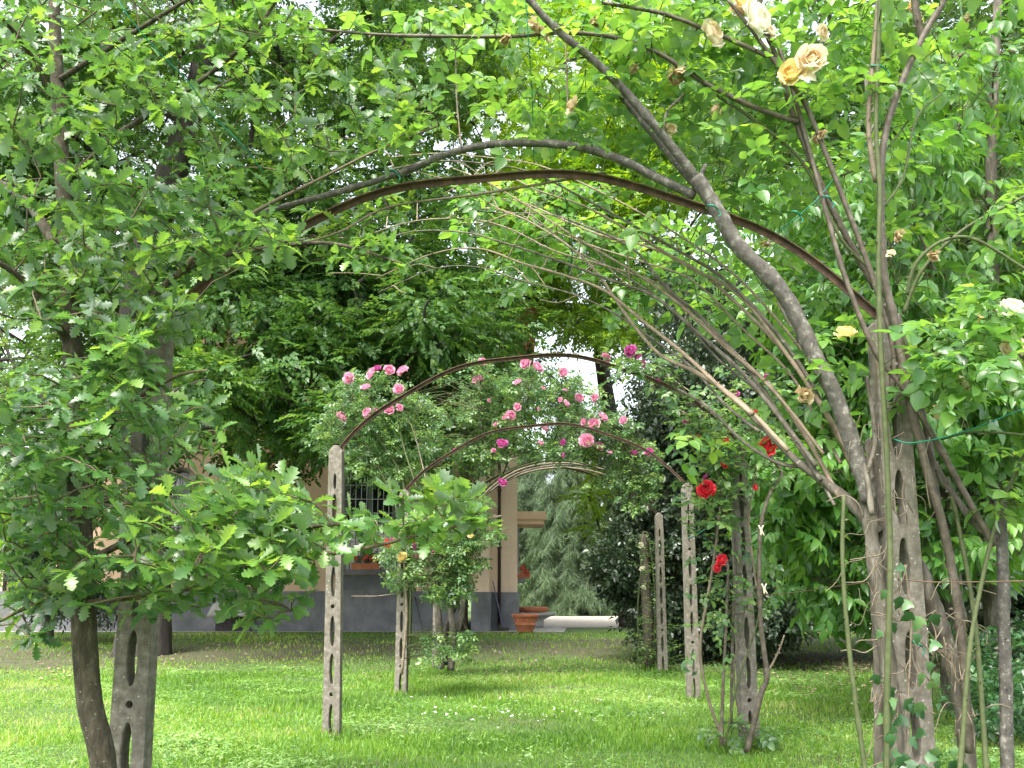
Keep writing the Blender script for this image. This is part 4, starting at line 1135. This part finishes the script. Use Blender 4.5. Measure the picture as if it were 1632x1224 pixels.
# far fence
root = thing('wire_fence', 'low dark wire fence beyond the gravel path near the conifers', 'fence', (6, 46.5, .3))
for i in range(16):
    m = MB(); m.tube([(2 + i * 1.2, 46.5, .25), (2 + i * 1.2, 46.5, 1.5)], .03, 6, 1); m.build('fence_post', M['iron'], root)
for zz in (.5, .8, 1.1, 1.4):
    m = MB(); m.tube([(2, 46.5, zz), (20, 46.5, zz)], .008, 5, 1); m.build('fence_wire', M['iron'], root)

# ================================================================== CLIMBING ROSE ON THE NEAREST ARCH
rb = (1.72, 4.25, 0)
rose = thing('climbing_rose', 'massive climbing rose with thick grey trunks and cream blooms on the nearest right post', 'climbing rose', rb)
def cane(pts, Y0, Y1, r0, r1, mat, parent, name='cane', rough=.08, sides=8, thorns=0):
    m = MB(); pl = m.tube(poly_px(pts, Y0, Y1), [r0, r1], sides, 6, rough=rough)
    if thorns:
        for i in range(thorns):
            k = random.randint(1, len(pl) - 3); p = pl[k].lerp(pl[k + 1], U(0, 1)); t = (pl[k + 1] - pl[k]).normalized()
            d = t.orthogonal(); d.rotate(__import__('mathutils').Quaternion(t, U(0, 6.28))); r = r0 + (r1 - r0) * k / len(pl)
            a = p + d * r * .8; s = t * .006
            e = t.cross(d) * .002
            m.add([a - s - e, a - s + e, a + s, p + d * (r + .009)], [(0, 1, 3), (1, 2, 3), (2, 0, 3)])
    m.build(name, M[mat], parent)
    return pl
wood = []
# thick gnarled stems
wood += cane([(1440, 1330), (1430, 1224), (1420, 1100), (1404, 980), (1392, 880), (1384, 810), (1380, 760)], 4.10, 4.12, .033, .03, 'bark_rose', rose, 'old_stem', .16, 12)
wood += cane([(1412, 1330), (1402, 1200), (1400, 1080), (1396, 960), (1392, 850), (1388, 760), (1386, 700)], 4.2, 4.2, .024, .018, 'bark_rose', rose, 'old_stem', .18, 10)
wood += cane([(1550, 1330), (1540, 1190), (1532, 1110), (1508, 1030), (1488, 970), (1462, 905), (1440, 860)], 4.25, 4.2, .038, .036, 'bark_rose', rose, 'old_stem', .16, 12)
wood += cane([(1386, 800), (1362, 720), (1335, 640), (1300, 570), (1262, 490), (1225, 440), (1175, 390), (1140, 330), (1110, 282)], 4.08, 4.0, .036, .034, 'bark_grey', rose, 'old_stem', .12, 12)
wood += cane([(1110, 285), (1060, 220), (1000, 150), (945, 95), (885, 45), (835, -10), (790, -60)], 4.0, 3.7, .021, .014, 'bark_grey', rose)
wood += cane([(1112, 300), (1065, 245), (1020, 190), (988, 152)], 4.05, 4.0, .017, .012, 'bark_grey', rose)
wood += cane([(1108, 312), (1050, 285), (990, 255), (920, 234), (850, 228), (770, 232), (700, 250), (640, 275), (560, 300), (470, 325), (410, 345), (360, 400)], 4.05, 4.2, .021, .012, 'bark_grey', rose)
wood += cane([(1112, 290), (1125, 262)], 4.0, 3.98, .014, .008, 'bark_grey', rose)
# arching cane sheaf (from low on the trunk up and over to the left, running back towards the second arch)
wood += cane([(1400, 850), (1355, 800), (1310, 765), (1270, 735), (1225, 690), (1190, 655)], 4.15, 4.4, .028, .011, 'bark_rose', rose, 'old_stem', .1, 10)
SHEAF = [
    [(1380, 800), (1340, 700), (1290, 600), (1225, 520), (1150, 445), (1080, 395), (1000, 350), (920, 310), (850, 280), (790, 265), (700, 258), (620, 270)],
    [(1372, 770), (1310, 640), (1240, 540), (1170, 470), (1090, 420), (1010, 375), (930, 330), (860, 300), (800, 280), (740, 285)],
    [(1340, 790), (1290, 700), (1230, 620), (1160, 560), (1080, 480), (1000, 425), (920, 380), (850, 330), (780, 290), (720, 270)],
    [(1300, 745), (1240, 660), (1180, 590), (1110, 530), (1040, 470), (960, 440), (880, 415), (800, 385), (740, 370), (650, 372), (560, 400)],
    [(1200, 660), (1150, 620), (1090, 560), (1030, 510), (960, 465), (900, 440), (830, 420), (760, 400), (690, 405), (600, 440)],
    [(1260, 720), (1180, 640), (1110, 590), (1050, 560), (1000, 500), (950, 430), (900, 385), (840, 350), (790, 330), (740, 300)],
    [(1310, 765), (1260, 690), (1200, 600), (1130, 520), (1060, 455), (1010, 400), (940, 365), (870, 345), (800, 340), (730, 330)],
    [(1350, 720), (1300, 630), (1260, 570), (1190, 500), (1110, 430), (1030, 395), (960, 372), (890, 350), (830, 318), (770, 312)],
]
SHEAF += [[(x + dx * (1 - i / 12), y + dy) for i, (x, y) in enumerate(SHEAF[j])] for j, dx, dy in ((0, 14, -16), (2, -12, 14), (3, 10, -18), (7, -10, 20), (4, 12, 26))]
for k, s_ in enumerate(SHEAF):
    s_ = [(x + U(-4, 4), y + U(-4, 4)) for x, y in s_]
    pl_ = cane(s_, 4.2, 5.2 + .07 * k, .0115 if k < 8 else .0075, .0028, 'cane_sheaf' if k % 3 else 'bark_rose', rose, thorns=14)
    wood += pl_
    for _ in range(5):          # side shoots
        q = random.choice(pl_[len(pl_) // 3:]); e = q + Vector((U(-.35, .1), U(-.1, .2), U(-.12, .25)))
        m = MB(); m.tube([q, q.lerp(e, .5) + Vector((0, 0, U(-.04, .06))), e], [.004, .003, .0015], 5, 4); m.build('side_shoot', M['cane_sheaf'], rose); wood.append(e)
CN = [
    ([(1375, 770), (1395, 700), (1380, 600)], 4.1, 4.1, .012, .008, 'bark_rose'),
    ([(1390, 820), (1376, 740), (1330, 650), (1300, 590), (1240, 480)], 4.0, 4.2, .012, .009, 'bark_rose'),
    ([(1545, 1200), (1530, 1000), (1508, 860), (1480, 760), (1450, 640), (1428, 520), (1410, 440), (1404, 330), (1408, 230), (1430, 150), (1470, 60), (1500, 10), (1520, -30)], 4.05, 3.9, .019, .014, 'cane_brown'),
    ([(1540, 1000), (1500, 830), (1480, 700), (1455, 600), (1430, 500)], 4.1, 4.1, .014, .012, 'cane_brown'),
    ([(1585, 870), (1545, 800), (1490, 700), (1440, 620), (1395, 560), (1350, 450), (1320, 350), (1290, 240), (1250, 100), (1215, 20)], 4.0, 4.0, .014, .009, 'cane_brown'),
    ([(1418, 640), (1425, 560), (1390, 440), (1330, 280), (1285, 170), (1250, 120), (1200, 50), (1160, 0)], 4.05, 3.9, .014, .008, 'cane_brown'),
    ([(1395, 460), (1330, 340), (1270, 200), (1240, 100), (1215, 30), (1205, -30)], 4.1, 3.9, .015, .009, 'cane_brown'),
    ([(1272, 195), (1200, 170), (1120, 130), (1050, 85), (980, 60), (900, 52), (820, 58), (720, 58), (620, 56), (540, 50), (440, 40)], 4.0, 4.0, .0125, .006, 'cane_brown'),
    ([(1245, 100), (1180, 70), (1120, 45), (1050, 20), (960, 5)], 3.95, 3.9, .011, .008, 'cane_brown'),
    ([(1412, 1340), (1413, 1200), (1415, 1050), (1419, 900), (1416, 800), (1412, 700), (1404, 560), (1400, 420), (1402, 300), (1396, 200), (1400, 80), (1402, -40)], 3.88, 3.9, .0125, .010, 'cane_green'),
    ([(1396, 290), (1384, 200), (1392, 90), (1402, -30)], 3.95, 3.9, .012, .010, 'cane_tan'),
    ([(1460, 590), (1400, 450), (1340, 380), (1280, 260), (1200, 190), (1140, 150), (1090, 100)], 4.1, 4.0, .009, .006, 'cane_green'),
    ([(1606, 1320), (1604, 1150), (1600, 1000), (1598, 900), (1594, 798)], 4.1, 4.05, .029, .022, 'bark_grey'),
    ([(1594, 860), (1560, 840), (1520, 790), (1490, 740), (1455, 660)], 4.06, 4.1, .016, .012, 'bark_rose'),
    ([(1600, 795), (1625, 740), (1650, 700)], 4.0, 3.9, .008, .006, 'cane_green'),
    ([(1445, 470), (1460, 420), (1500, 385), (1550, 380), (1620, 420), (1680, 460)], 4.0, 3.8, .009, .006, 'cane_green'),
    ([(1440, 500), (1470, 430), (1530, 370), (1600, 330), (1700, 280)], 4.1, 3.9, .009, .006, 'cane_green'),
    ([(1440, 610), (1480, 575), (1540, 540), (1600, 505)], 4.0, 3.8, .009, .005, 'cane_green'),
    ([(1500, 700), (1540, 690), (1600, 690), (1680, 700)], 4.0, 3.7, .006, .005, 'cane_green'),
    ([(1395, 1340), (1375, 1200), (1355, 1050), (1343, 900), (1345, 790)], 3.85, 3.9, .011, .008, 'cane_green'),
    ([(1518, 1340), (1532, 1200), (1545, 1040), (1560, 950), (1580, 860), (1600, 795)], 3.8, 4.0, .011, .007, 'cane_green'),
    ([(1580, 1340), (1570, 1200), (1555, 1000), (1530, 850), (1510, 760)], 3.9, 4.1, .012, .008, 'cane_green'),
    ([(1300, 745), (1240, 738), (1180, 700), (1130, 650), (1080, 620)], 4.3, 4.6, .010, .006, 'bark_rose'),
    ([(1060, 215), (1062, 180), (1090, 150)], 4.0, 4.0, .007, .004, 'bark_rose'),
    ([(905, 180), (903, 110), (900, 40)], 3.95, 3.95, .004, .003, 'cane_tan'),
    ([(735, 232), (728, 160), (726, 80)], 4.1, 4.2, .005, .003, 'cane_tan'),
    ([(960, 275), (880, 290), (760, 310), (620, 330), (540, 370), (440, 400)], 4.3, 4.2, .007, .004, 'cane_tan'),
    ([(1340, 280), (1400, 250), (1450, 190)], 4.2, 4.4, .006, .004, 'cane_green'),
    ([(1408, 330), (1440, 280), (1460, 190), (1500, 150)], 4.0, 4.2, .006, .004, 'cane_green'),
    ([(1470, 60), (1460, 20), (1455, -40)], 3.95, 3.9, .02, .014, 'cane_brown'),
]
for pts, Y0, Y1, r0, r1, mt in CN:
    wood += cane(pts, Y0, Y1, r0, r1, mt, rose, thorns=int(8 + 500 * r0))
# thin dry tendrils tangled round the trunk
m = MB()
for _ in range(75):
    px, py = random.choice([(1410, 1000), (1440, 1050), (1400, 820), (1450, 900), (1430, 720), (1500, 990), (1520, 1080), (1420, 1130)])
    px += U(-35, 35); py += U(-90, 90)
    pts = []; a = U(0, 6.28); Y0 = U(3.95, 4.05)
    for k in range(5):
        pts.append(P(px, py, Y0 + U(-.03, .03))); a += U(-.9, .9); px += math.cos(a) * U(8, 26); py += abs(math.sin(a)) * U(8, 40) * random.choice([1, 1, -1])
    m.tube(pts, U(.0012, .003), 4, 4)
m.build('tendril', M['cane_tan'], rose)
RR = [(940, 70, 130, 60, 3.9, 4.6, 40), (880, 180, 110, 55, 4.0, 4.7, 42), (1140, 180, 120, 100, 4.0, 4.8, 60), (1240, 90, 170, 90, 3.9, 4.8, 72), (1400, 70, 110, 80, 4.0, 5.0, 44), (1320, 230, 110, 80, 4.05, 5.0, 44), (1190, 330, 60, 45, 4.1, 4.7, 14), (1080, 40, 130, 50, 3.8, 4.6, 38),
      (850, 335, 110, 45, 5.5, 6.4, 60), (900, 400, 110, 45, 5.7, 6.6, 80), (1060, 450, 110, 45, 5.5, 6.4, 46), (1000, 380, 90, 40, 5.5, 6.5, 22), (1180, 500, 60, 36, 5.0, 5.8, 14), (1180, 420, 60, 40, 4.8, 5.6, 14),
      (1540, 545, 75, 45, 3.5, 4.1, 42), (1590, 500, 40, 30, 3.6, 4, 12), (1510, 600, 50, 40, 3.7, 4.1, 12), (1345, 555, 34, 34, 4.0, 4.3, 10), (1470, 500, 60, 60, 4.1, 4.7, 12), (1440, 380, 60, 60, 4.2, 4.8, 10), (1270, 640, 46, 34, 4.2, 4.7, 8), (1330, 470, 60, 50, 4.3, 4.9, 10),
      (1620, 350, 50, 60, 3.8, 4.4, 8), (1620, 740, 20, 20, 3.8, 4, 4), (1600, 800, 30, 10, 3.9, 4.0, 4), (700, 40, 160, 40, 3.8, 4.5, 20), (1140, 700, 50, 30, 4.5, 4.9, 5), (1300, -80, 400, 60, 3.6, 4.8, 60), (1060, 300, 60, 50, 4.2, 4.8, 8)]
L = Leaves(); S, E = [], []
wn_ = np.array([tuple(q) for q in wood])
for (px, py, rx, ry, Y0, Y1, n) in RR:
    for _ in range(n):
        p = P(px + U(-1, 1) * rx, py + U(-1, 1) * ry, U(Y0, Y1)); pn = np.array(p)
        j = int(np.argmin(np.linalg.norm(wn_ - pn, axis=1))); s = wn_[j]
        S.append(s); E.append(pn); wn_ = np.vstack([wn_, pn[None] * .9995]) if len(S) % 3 == 0 else wn_
        for _k in range(2):
            L.add([pn + rng.normal(0, .02, 3)], [tuple(Vector((U(-1, 1), U(-1, .6), U(-.8, .35))))], [(U(-.5, .5), U(-.7, .3), 1)], [U(.11, .17)], [U(.25, .8)])
build_twigs('twig', [twigs(S, E, .003, .0015, .1, 4)], M['cane_green'], rose)
L.build('foliage', 'rose', M['rose_leaf'], rose, leafvar=.16)
for (k, x, y, Y, d) in [('cream', 1138, 52, 3.9, .12), ('white', 1208, 28, 3.9, .14), ('cream', 1225, 48, 3.95, .1), ('cream', 1295, 92, 3.8, .13), ('yellow', 1262, 115, 3.85, .11), ('yellow', 1186, 4, 3.9, .1), ('wilt', 911, 165, 3.9, .1), ('wilt', 850, 42, 3.95, .1), ('wilt', 868, 52, 4.0, .08), ('wilt', 805, 62, 4, .07),
        ('wilt', 1140, 176, 4, .08), ('wilt', 1078, 120, 4, .1), ('wilt', 1432, 377, 4, .06), ('wilt', 1490, 410, 3.95, .08), ('yellow', 1350, 528, 3.95, .1), ('wilt', 1284, 630, 4.1, .085), ('wilt', 1494, 656, 3.9, .075), ('cream', 1537, 613, 3.8, .08), ('white', 1612, 488, 3.7, .11), ('cream', 1617, 553, 3.7, .1), ('wilt', 1220, 390, 4.3, .09), ('wilt', 1300, 222, 4.1, .06), ('yellow', 1453, 12, 4, .07), ('wilt', 948, 38, 4.1, .07), ('cream', 1312, 52, 3.9, .08), ('yellow', 1565, 512, 3.8, .06), ('wilt', 1180, 18, 3.95, .08), ('wilt', 1540, 30, 3.95, .05), ('cream', 1070, 205, 4.0, .05), ('wilt', 1310, 215, 3.95, .06), ('cream', 1420, 402, 3.9, .05), ('wilt', 1010, 110, 4, .06)]:
    bloom(k, P(x, y, Y), d, rose)

# ivy at the foot of the trunk
iv = thing('ivy', 'dark green ivy creeping up the foot of the thick rose trunk', 'ivy', (1.7, 4.1, 0))
L = Leaves()
for _ in range(46):
    t = random.random() ** 1.9; px = U(1405, 1490) + U(-25, 25) * (1 - t); py = 1240 - 360 * t + U(-20, 20)
    L.add([P(px, py, U(3.86, 3.98))], [(U(-.7, .7), U(-.8, -.1), U(-1, .2))], [(U(-.3, .3), -1, U(.1, .8))], [U(.04, .07)], [U(.0, .8)])
for _ in range(46):
    L.add([P(U(1400, 1540), U(1190, 1300), U(3.9, 4.2))], [(U(-.7, .7), U(-.8, -.1), U(-1, .2))], [(U(-.3, .3), -1, U(.3, 1))], [U(.03, .06)], [U(.0, .9)])
L.build('foliage', 'ivy', M['ivy_leaf'], iv)
m = MB(); m.tube(poly_px([(1450, 1300), (1446, 1150), (1452, 1000), (1442, 900)], 3.97), .004, 5, 4); m.build('vine', M['cane_tan'], iv)

# ================================================================== RED ROSE ON THE SECOND ARCH
rr = thing('climbing_rose', 'lanky red rose on the second right concrete post', 'climbing rose', (1.75, 7.3, 0))
w2 = []
for pts, Y0, Y1, r0, r1, mt in [
    ([(1160, 1200), (1128, 1110), (1116, 1030), (1130, 940), (1142, 860), (1148, 780), (1135, 700)], 7.1, 7.2, .012, .008, 'cane_tan'),
    ([(1150, 1190), (1152, 1100), (1158, 980), (1160, 900), (1150, 895)], 7.0, 7.2, .014, .007, 'cane_brown'),
    ([(1190, 1200), (1212, 1110), (1222, 1075), (1213, 1000), (1210, 900), (1214, 830), (1230, 780), (1246, 755), (1222, 720)], 6.95, 7.0, .022, .01, 'cane_brown'),
    ([(1222, 1075), (1240, 1040), (1250, 1012)], 7, 7, .009, .005, 'cane_tan'),
    ([(1200, 1190), (1180, 1150), (1170, 1060), (1190, 960)], 7.0, 7.2, .008, .005, 'cane_brown'),
    ([(1156, 1190), (1175, 1090), (1205, 1000), (1216, 930)], 7.0, 7.1, .008, .005, 'cane_green'),
    ([(1165, 1150), (1168, 1000), (1172, 900), (1168, 800), (1160, 700), (1165, 640)], 7.3, 7.4, .012, .006, 'cane_brown'),
    ([(1190, 805), (1160, 770), (1135, 730), (1122, 690), (1100, 640)], 7.3, 7.2, .01, .005, 'cane_brown'),
    ([(1206, 940), (1196, 860), (1194, 820), (1200, 780), (1205, 740)], 7.1, 7.1, .008, .006, 'cane_tan'),
    ([(1170, 700), (1200, 680), (1225, 640), (1215, 605)], 7.3, 7.4, .007, .004, 'cane_green'),
    ([(1150, 690), (1130, 650), (1080, 610), (1020, 575)], 7.4, 7.8, .007, .004, 'cane_tan'),
    ([(1095, 660), (1060, 640), (1030, 600), (990, 570)], 7.4, 7.8, .006, .004, 'cane_tan'),
]: w2 += cane(pts, Y0, Y1, r0, r1, mt, rr, thorns=10)
RG = [(1130, 700, 45, 45, 90), (1180, 725, 70, 50, 120), (1120, 800, 40, 40, 55), (1200, 650, 60, 40, 70), (1150, 950, 34, 40, 34), (1222, 930, 18, 60, 14), (1140, 1040, 26, 60, 10), (1175, 1180, 55, 24, 56), (1150, 850, 40, 40, 20), (1020, 585, 50, 22, 50), (1090, 640, 40, 40, 34), (1200, 590, 40, 26, 16)]
L = Leaves(); S, E = [], []
wn_ = np.array([tuple(q) for q in w2])
for (px, py, rx, ry, n) in RG:
    for _ in range(n):
        p = np.array(P(px + U(-1, 1) * rx, py + U(-1, 1) * ry, U(6.9, 7.6))); j = int(np.argmin(np.linalg.norm(wn_ - p, axis=1))); S.append(wn_[j]); E.append(p)
        L.add([p], [(U(-1, 1), U(-1, .4), U(-.7, .4))], [(U(-.5, .5), U(-.6, .2), 1)], [U(.09, .14)], [U(.2, .85)])
build_twigs('twig', [twigs(S, E, .003, .0015, .1, 3)], M['cane_green'], rr)
L.build('foliage', 'rose', M['pink_rose_leaf'], rr)
for (k, x, y, d) in [('coral', 1111, 699, .1), ('red', 1222, 711, .15), ('red', 1153, 741, .08), ('red', 1156, 702, .05), ('red', 1126, 780, .125), ('red', 1150, 892, .1), ('red', 1143, 906, .07), ('red', 1204, 777, .05), ('magenta', 1124, 760, .05), ('magenta', 1170, 627, .1), ('magenta', 1219, 602, .065), ('magenta', 1186, 648, .055), ('magenta', 1093, 672, .06), ('red', 1203, 658, .05),
             ('magenta', 1005, 559, .085), ('magenta', 1017, 568, .06), ('magenta', 1023, 580, .07), ('pink', 967, 570, .085), ('magenta', 1050, 606, .04)]:
    bloom(k, P(x, y, 6.95 if k == 'red' else 7.1), d, rr)
for (x, y) in ((1213, 845), (1218, 938)):
    root = thing('clothes_peg', 'pale wooden peg clipped on the rose, ' + ('upper one near the second right post' if y < 900 else 'lower one near the second right post'), 'peg', P(x, y, 6.9), 'pale pegs on the red rose')
    q = P(x, y, 6.9)
    for dx in (-.008, .008):
        m = MB(); m.tube([q + Vector((dx * 2.2, 0, .035)), q + Vector((dx * .4, 0, 0)), q + Vector((dx * 1.4 + .01, 0, -.04))], .006, 5, 3); m.build('peg_leg', M['peg'], root)

# ================================================================== PINK ROSES
def pink_rose(label, base, canes, regs, blooms, Yr, lsize=.12):
    root = thing('climbing_rose', label, 'climbing rose', base)
    w = []
    for pts, Y0, Y1, r0, r1, mt in canes: w += cane(pts, Y0, Y1, r0, r1, mt, root, thorns=4, sides=7)
    wn_ = np.array([tuple(q) for q in w]); L = Leaves(); S, E = [], []
    for (px, py, rx, ry, n) in regs:
        for _ in range(n):
            while True:
                a, b_ = U(-1, 1), U(-1, 1)
                if a * a + b_ * b_ < 1: break
            p = np.array(P(px + a * rx, py + b_ * ry, U(*Yr))); j = int(np.argmin(np.linalg.norm(wn_ - p, axis=1)))
            if n < 100 or random.random() < .4: S.append(wn_[j]); E.append(p)
            L.add([p], [(U(-1, 1), U(-1, .4), U(-.7, .4))], [(U(-.5, .5), U(-.6, .2), 1)], [lsize * U(.8, 1.25)], [U(.2, .9)])
    if S: build_twigs('twig', [twigs(S, E, .004, .002, .1, 3)], M['cane_green'], root)
    L.build('foliage', 'rose_tuft', M['pink_rose_leaf'], root)
    for b_ in blooms:
        k, x, y, d = b_ if len(b_) == 4 else (*b_, .125)
        if k == 'coral': k = 'pink'
        bloom(k, P(x, y, Yr[0] + U(-.06, .2)), d, root)
    return root
pink_rose('pink rose with twisted trunk climbing over the two farthest arches', (-1.05, 14.2, .02), [
    ([(702, 1066), (700, 1000), (694, 940), (690, 880), (700, 820), (720, 760)], 13.9, 13.8, .06, .03, 'bark_rose'),
    ([(718, 1068), (722, 1010), (716, 950), (722, 900), (730, 840), (760, 780)], 14.0, 13.8, .055, .03, 'bark_rose'),
    ([(708, 1060), (712, 1000), (735, 940), (742, 880), (745, 800)], 14.2, 14.2, .05, .03, 'bark_dark'),
    ([(728, 1010), (738, 960), (732, 900)], 14.1, 14.2, .05, .04, 'bark_rose'),
    ([(738, 830), (780, 780), (830, 748), (890, 738), (950, 745), (1010, 765)], 14.2, 14.2, .022, .012, 'cane_tan'),
    ([(740, 820), (790, 765), (850, 738), (910, 735), (970, 752)], 14.0, 14.0, .018, .01, 'cane_green'),
    ([(735, 800), (770, 770), (820, 745), (870, 730), (930, 728)], 13.8, 13.5, .016, .008, 'cane_tan'),
    ([(730, 820), (760, 760), (800, 735), (860, 715)], 13.6, 13.0, .016, .008, 'cane_tan'),
    ([(750, 810), (800, 770), (860, 748), (930, 748), (1000, 770), (1040, 800)], 14.6, 14.4, .02, .01, 'cane_tan'),
    ([(760, 800), (820, 757), (880, 742), (940, 742)], 14.4, 14.3, .02, .01, 'bark_rose'),
    ([(760, 780), (770, 700), (765, 620)], 13.2, 12.4, .012, .006, 'cane_green'),
    ([(800, 760), (830, 680), (850, 600)], 13.4, 12.4, .012, .006, 'cane_green'),
    ([(870, 735), (890, 680), (895, 610)], 13.6, 12.6, .012, .006, 'cane_green'),
    ([(930, 735), (950, 690), (985, 680)], 13.6, 12.6, .012, .006, 'cane_green')],
    [(790, 640, 60, 50, 100), (700, 660, 60, 60, 60), (690, 730, 40, 40, 40), (860, 620, 70, 40, 130), (910, 650, 60, 45, 120), (820, 700, 70, 35, 90), (960, 690, 60, 30, 100), (1010, 740, 45, 35, 110), (1025, 775, 26, 20, 40), (760, 725, 40, 30, 50), (900, 712, 60, 18, 40), (760, 590, 25, 20, 20), (1010, 790, 30, 25, 30), (740, 830, 40, 30, 60), (690, 790, 40, 25, 40), (975, 768, 40, 10, 12)],
    [('pink', 770, 576), ('pink', 761, 604, .13), ('pink', 837, 579, .14), ('pink', 857, 585, .15), ('pink', 825, 608), ('pink', 898, 593, .14), ('coral', 866, 618, .06), ('coral', 902, 621, .06), ('pink', 924, 634), ('coral', 948, 634, .12), ('pink', 903, 643), ('pink', 805, 664, .08), ('pink', 815, 661, .11), ('pink', 791, 676, .1), ('pink', 868, 682, .12), ('coral', 893, 637, .08), ('magenta', 801, 706, .14), ('pink', 931, 673), ('pink', 946, 675, .13), ('pink', 962, 664, .15), ('pink', 993, 670, .15), ('pink', 936, 702, .15), ('pink', 956, 711, .15), ('pink', 863, 706, .09), ('magenta', 897, 705, .09), ('magenta', 898, 725, .07), ('coral', 787, 718, .07), ('magenta', 801, 768, .13), ('magenta', 724, 718, .07), ('magenta', 1011, 721, .1), ('magenta', 1034, 720, .12), ('magenta', 1032, 765, .08), ('coral', 825, 648, .1), ('coral', 858, 652, .07), ('coral', 973, 721, .06), ('coral', 780, 638, .05)], (12.4, 13.4))
pink_rose('pink rose bush trained up behind the left side of the second arch', (-1.5, 12.0, 0), [
    ([(650, 1060), (655, 950), (650, 850), (640, 760), (600, 690), (590, 640)], 11.6, 11.8, .02, .008, 'cane_green'),
    ([(665, 780), (640, 700), (630, 640)], 11.4, 11.8, .01, .006, 'cane_green'),
    ([(680, 770), (660, 690), (640, 650)], 11.4, 11.8, .008, .005, 'cane_tan'),
    ([(655, 880), (620, 780), (570, 680), (560, 640)], 11.6, 11.8, .01, .006, 'cane_green')],
    [(590, 640, 70, 50, 120), (560, 690, 60, 50, 90), (650, 680, 60, 50, 80), (600, 740, 60, 35, 60)],
    [('pink', 545, 664, .13), ('pink', 556, 603, .14), ('pink', 583, 616, .14), ('pink', 591, 594, .14), ('magenta', 601, 587, .11), ('pink', 621, 589, .12), ('pink', 641, 590, .14), ('pink', 636, 620, .13), ('pink', 584, 657, .12), ('pink', 601, 654, .09), ('pink', 620, 652, .14), ('pink', 637, 649, .1)], (11.5, 12.4))
pink_rose('mixed magenta and yellow rose on the third left post in front of the window', (-1.3, 11.0, 0), [
    ([(640, 1075), (648, 980), (645, 900), (660, 850), (700, 810)], 10.9, 10.9, .018, .01, 'cane_tan'),
    ([(645, 935), (680, 930), (720, 910), (755, 850)], 10.9, 10.9, .01, .006, 'cane_tan'),
    ([(690, 935), (720, 890), (760, 850), (790, 820)], 12.8, 12.6, .02, .008, 'bark_rose'),
    ([(560, 950), (600, 950), (640, 945)], 10.9, 10.9, .005, .005, 'cane_tan')],
    [(650, 870, 50, 35, 70), (700, 850, 60, 35, 100), (645, 920, 28, 20, 34), (730, 900, 40, 30, 90), (715, 940, 40, 22, 80), (760, 850, 36, 22, 60), (740, 800, 40, 25, 40), (690, 1030, 20, 30, 20), (735, 1030, 20, 25, 24), (640, 890, 30, 20, 20)],
    [('red', 617, 866, .09), ('magenta', 625, 862, .07), ('red', 657, 862, .06), ('magenta', 661, 870, .08), ('pink', 663, 884, .1), ('yellow', 641, 887, .11), ('yellow', 751, 853, .08), ('coral', 692, 880, .06)], (10.6, 11.4), .11)

# ================================================================== WIRES AND TIES
def wire(name, label, pts, r, mat):
    q = poly_px(pts, 4)
    root = thing(name, label, 'wire', q[0], 'training wires between the arches')
    m = MB(); m.tube(q, r, 5, 6); m.build('strand', M[mat], root)
    return root
wire('training_wire', 'green wire hanging from the high cane down to the nearest hoop', [(836, -20, 3.75), (842, 60, 3.8), (848, 150, 4.0), (851, 262, 4.2)], .0022, 'wire_green')
wire('training_wire', 'green wire tying the sheaf of arching canes below the nearest hoop', [(876, 272, 4.3), (898, 305, 4.7), (906, 350, 4.9), (912, 400, 5.1), (905, 450, 5.3)], .003, 'wire_green')
wire('training_wire', 'green wire stretched from the thick trunk to the right edge', [(1425, 700, 3.95), (1450, 706, 3.9), (1500, 698, 3.9), (1560, 680, 3.85), (1632, 652, 3.8), (1700, 640, 3.8)], .0032, 'wire_green')
wire('training_wire', 'long green wire crossing the upper left oak leaves', [(180, -20, 3.1), (200, 20, 3.1), (250, 80, 3.2), (300, 130, 3.3), (335, 180, 3.4), (385, 230, 3.5), (420, 275, 3.6)], .0022, 'wire_green')
wire('training_wire', 'green wire slanting between the brown canes at upper right', [(1240, 370, 4.1), (1300, 320, 4.0), (1340, 270, 4.05), (1380, 230, 4.1), (1400, 180, 4)], .0028, 'wire_green')
wire('training_wire', 'rusty wire stretched between the right posts', [(1195, 950, 7.5), (1260, 945, 6.6), (1330, 935, 5.2), (1432, 922, 4.1)], .003, 'wire_rust')
wire('training_wire', 'rusty wire running from the thick trunk to the right edge', [(1440, 924, 4.1), (1500, 928, 4.0), (1632, 926, 3.9), (1720, 924, 3.8)], .003, 'wire_rust')
wire('training_wire', 'green wire tied round the third right concrete post', [(1088, 857, 10.4), (1100, 857, 10.3), (1120, 846, 9.5), (1135, 835, 9)], .006, 'wire_green')
tie_at = [(1400, 108, 3.93, 26, 'green tie on the two upright canes near the top'), (1318, 316, 3.98, 14, 'green tie on the brown cane above the sheaf'), (1268, 340, 4.0, 14, 'green tie between the two leaning canes'), (1136, 330, 3.98, 16, 'green tie round the thick grey branch by the hoop'), (628, 274, 4.1, 12, 'green tie on the hoop near the oak leaves'), (1462, 1026, 4.0, 14, 'green tie round the thick trunk low down')]
for (x, y, Yt, w, lb) in tie_at:
    a = P(x - w / 2, y - 3, Yt - .02); c = P(x + w / 2, y + 4, Yt - .02)
    root = thing('cane_tie', lb, 'tie', a, 'green plastic ties')
    m = MB(); m.tube([a, a.lerp(c, .5) + Vector((0, -.02, 0)), c], .0042, 6, 4); m.tube([c, c + Vector((.012, 0, -.02)), c + Vector((0, 0, -.035))], .003, 5, 3); m.build('strap', M['wire_green'], root)
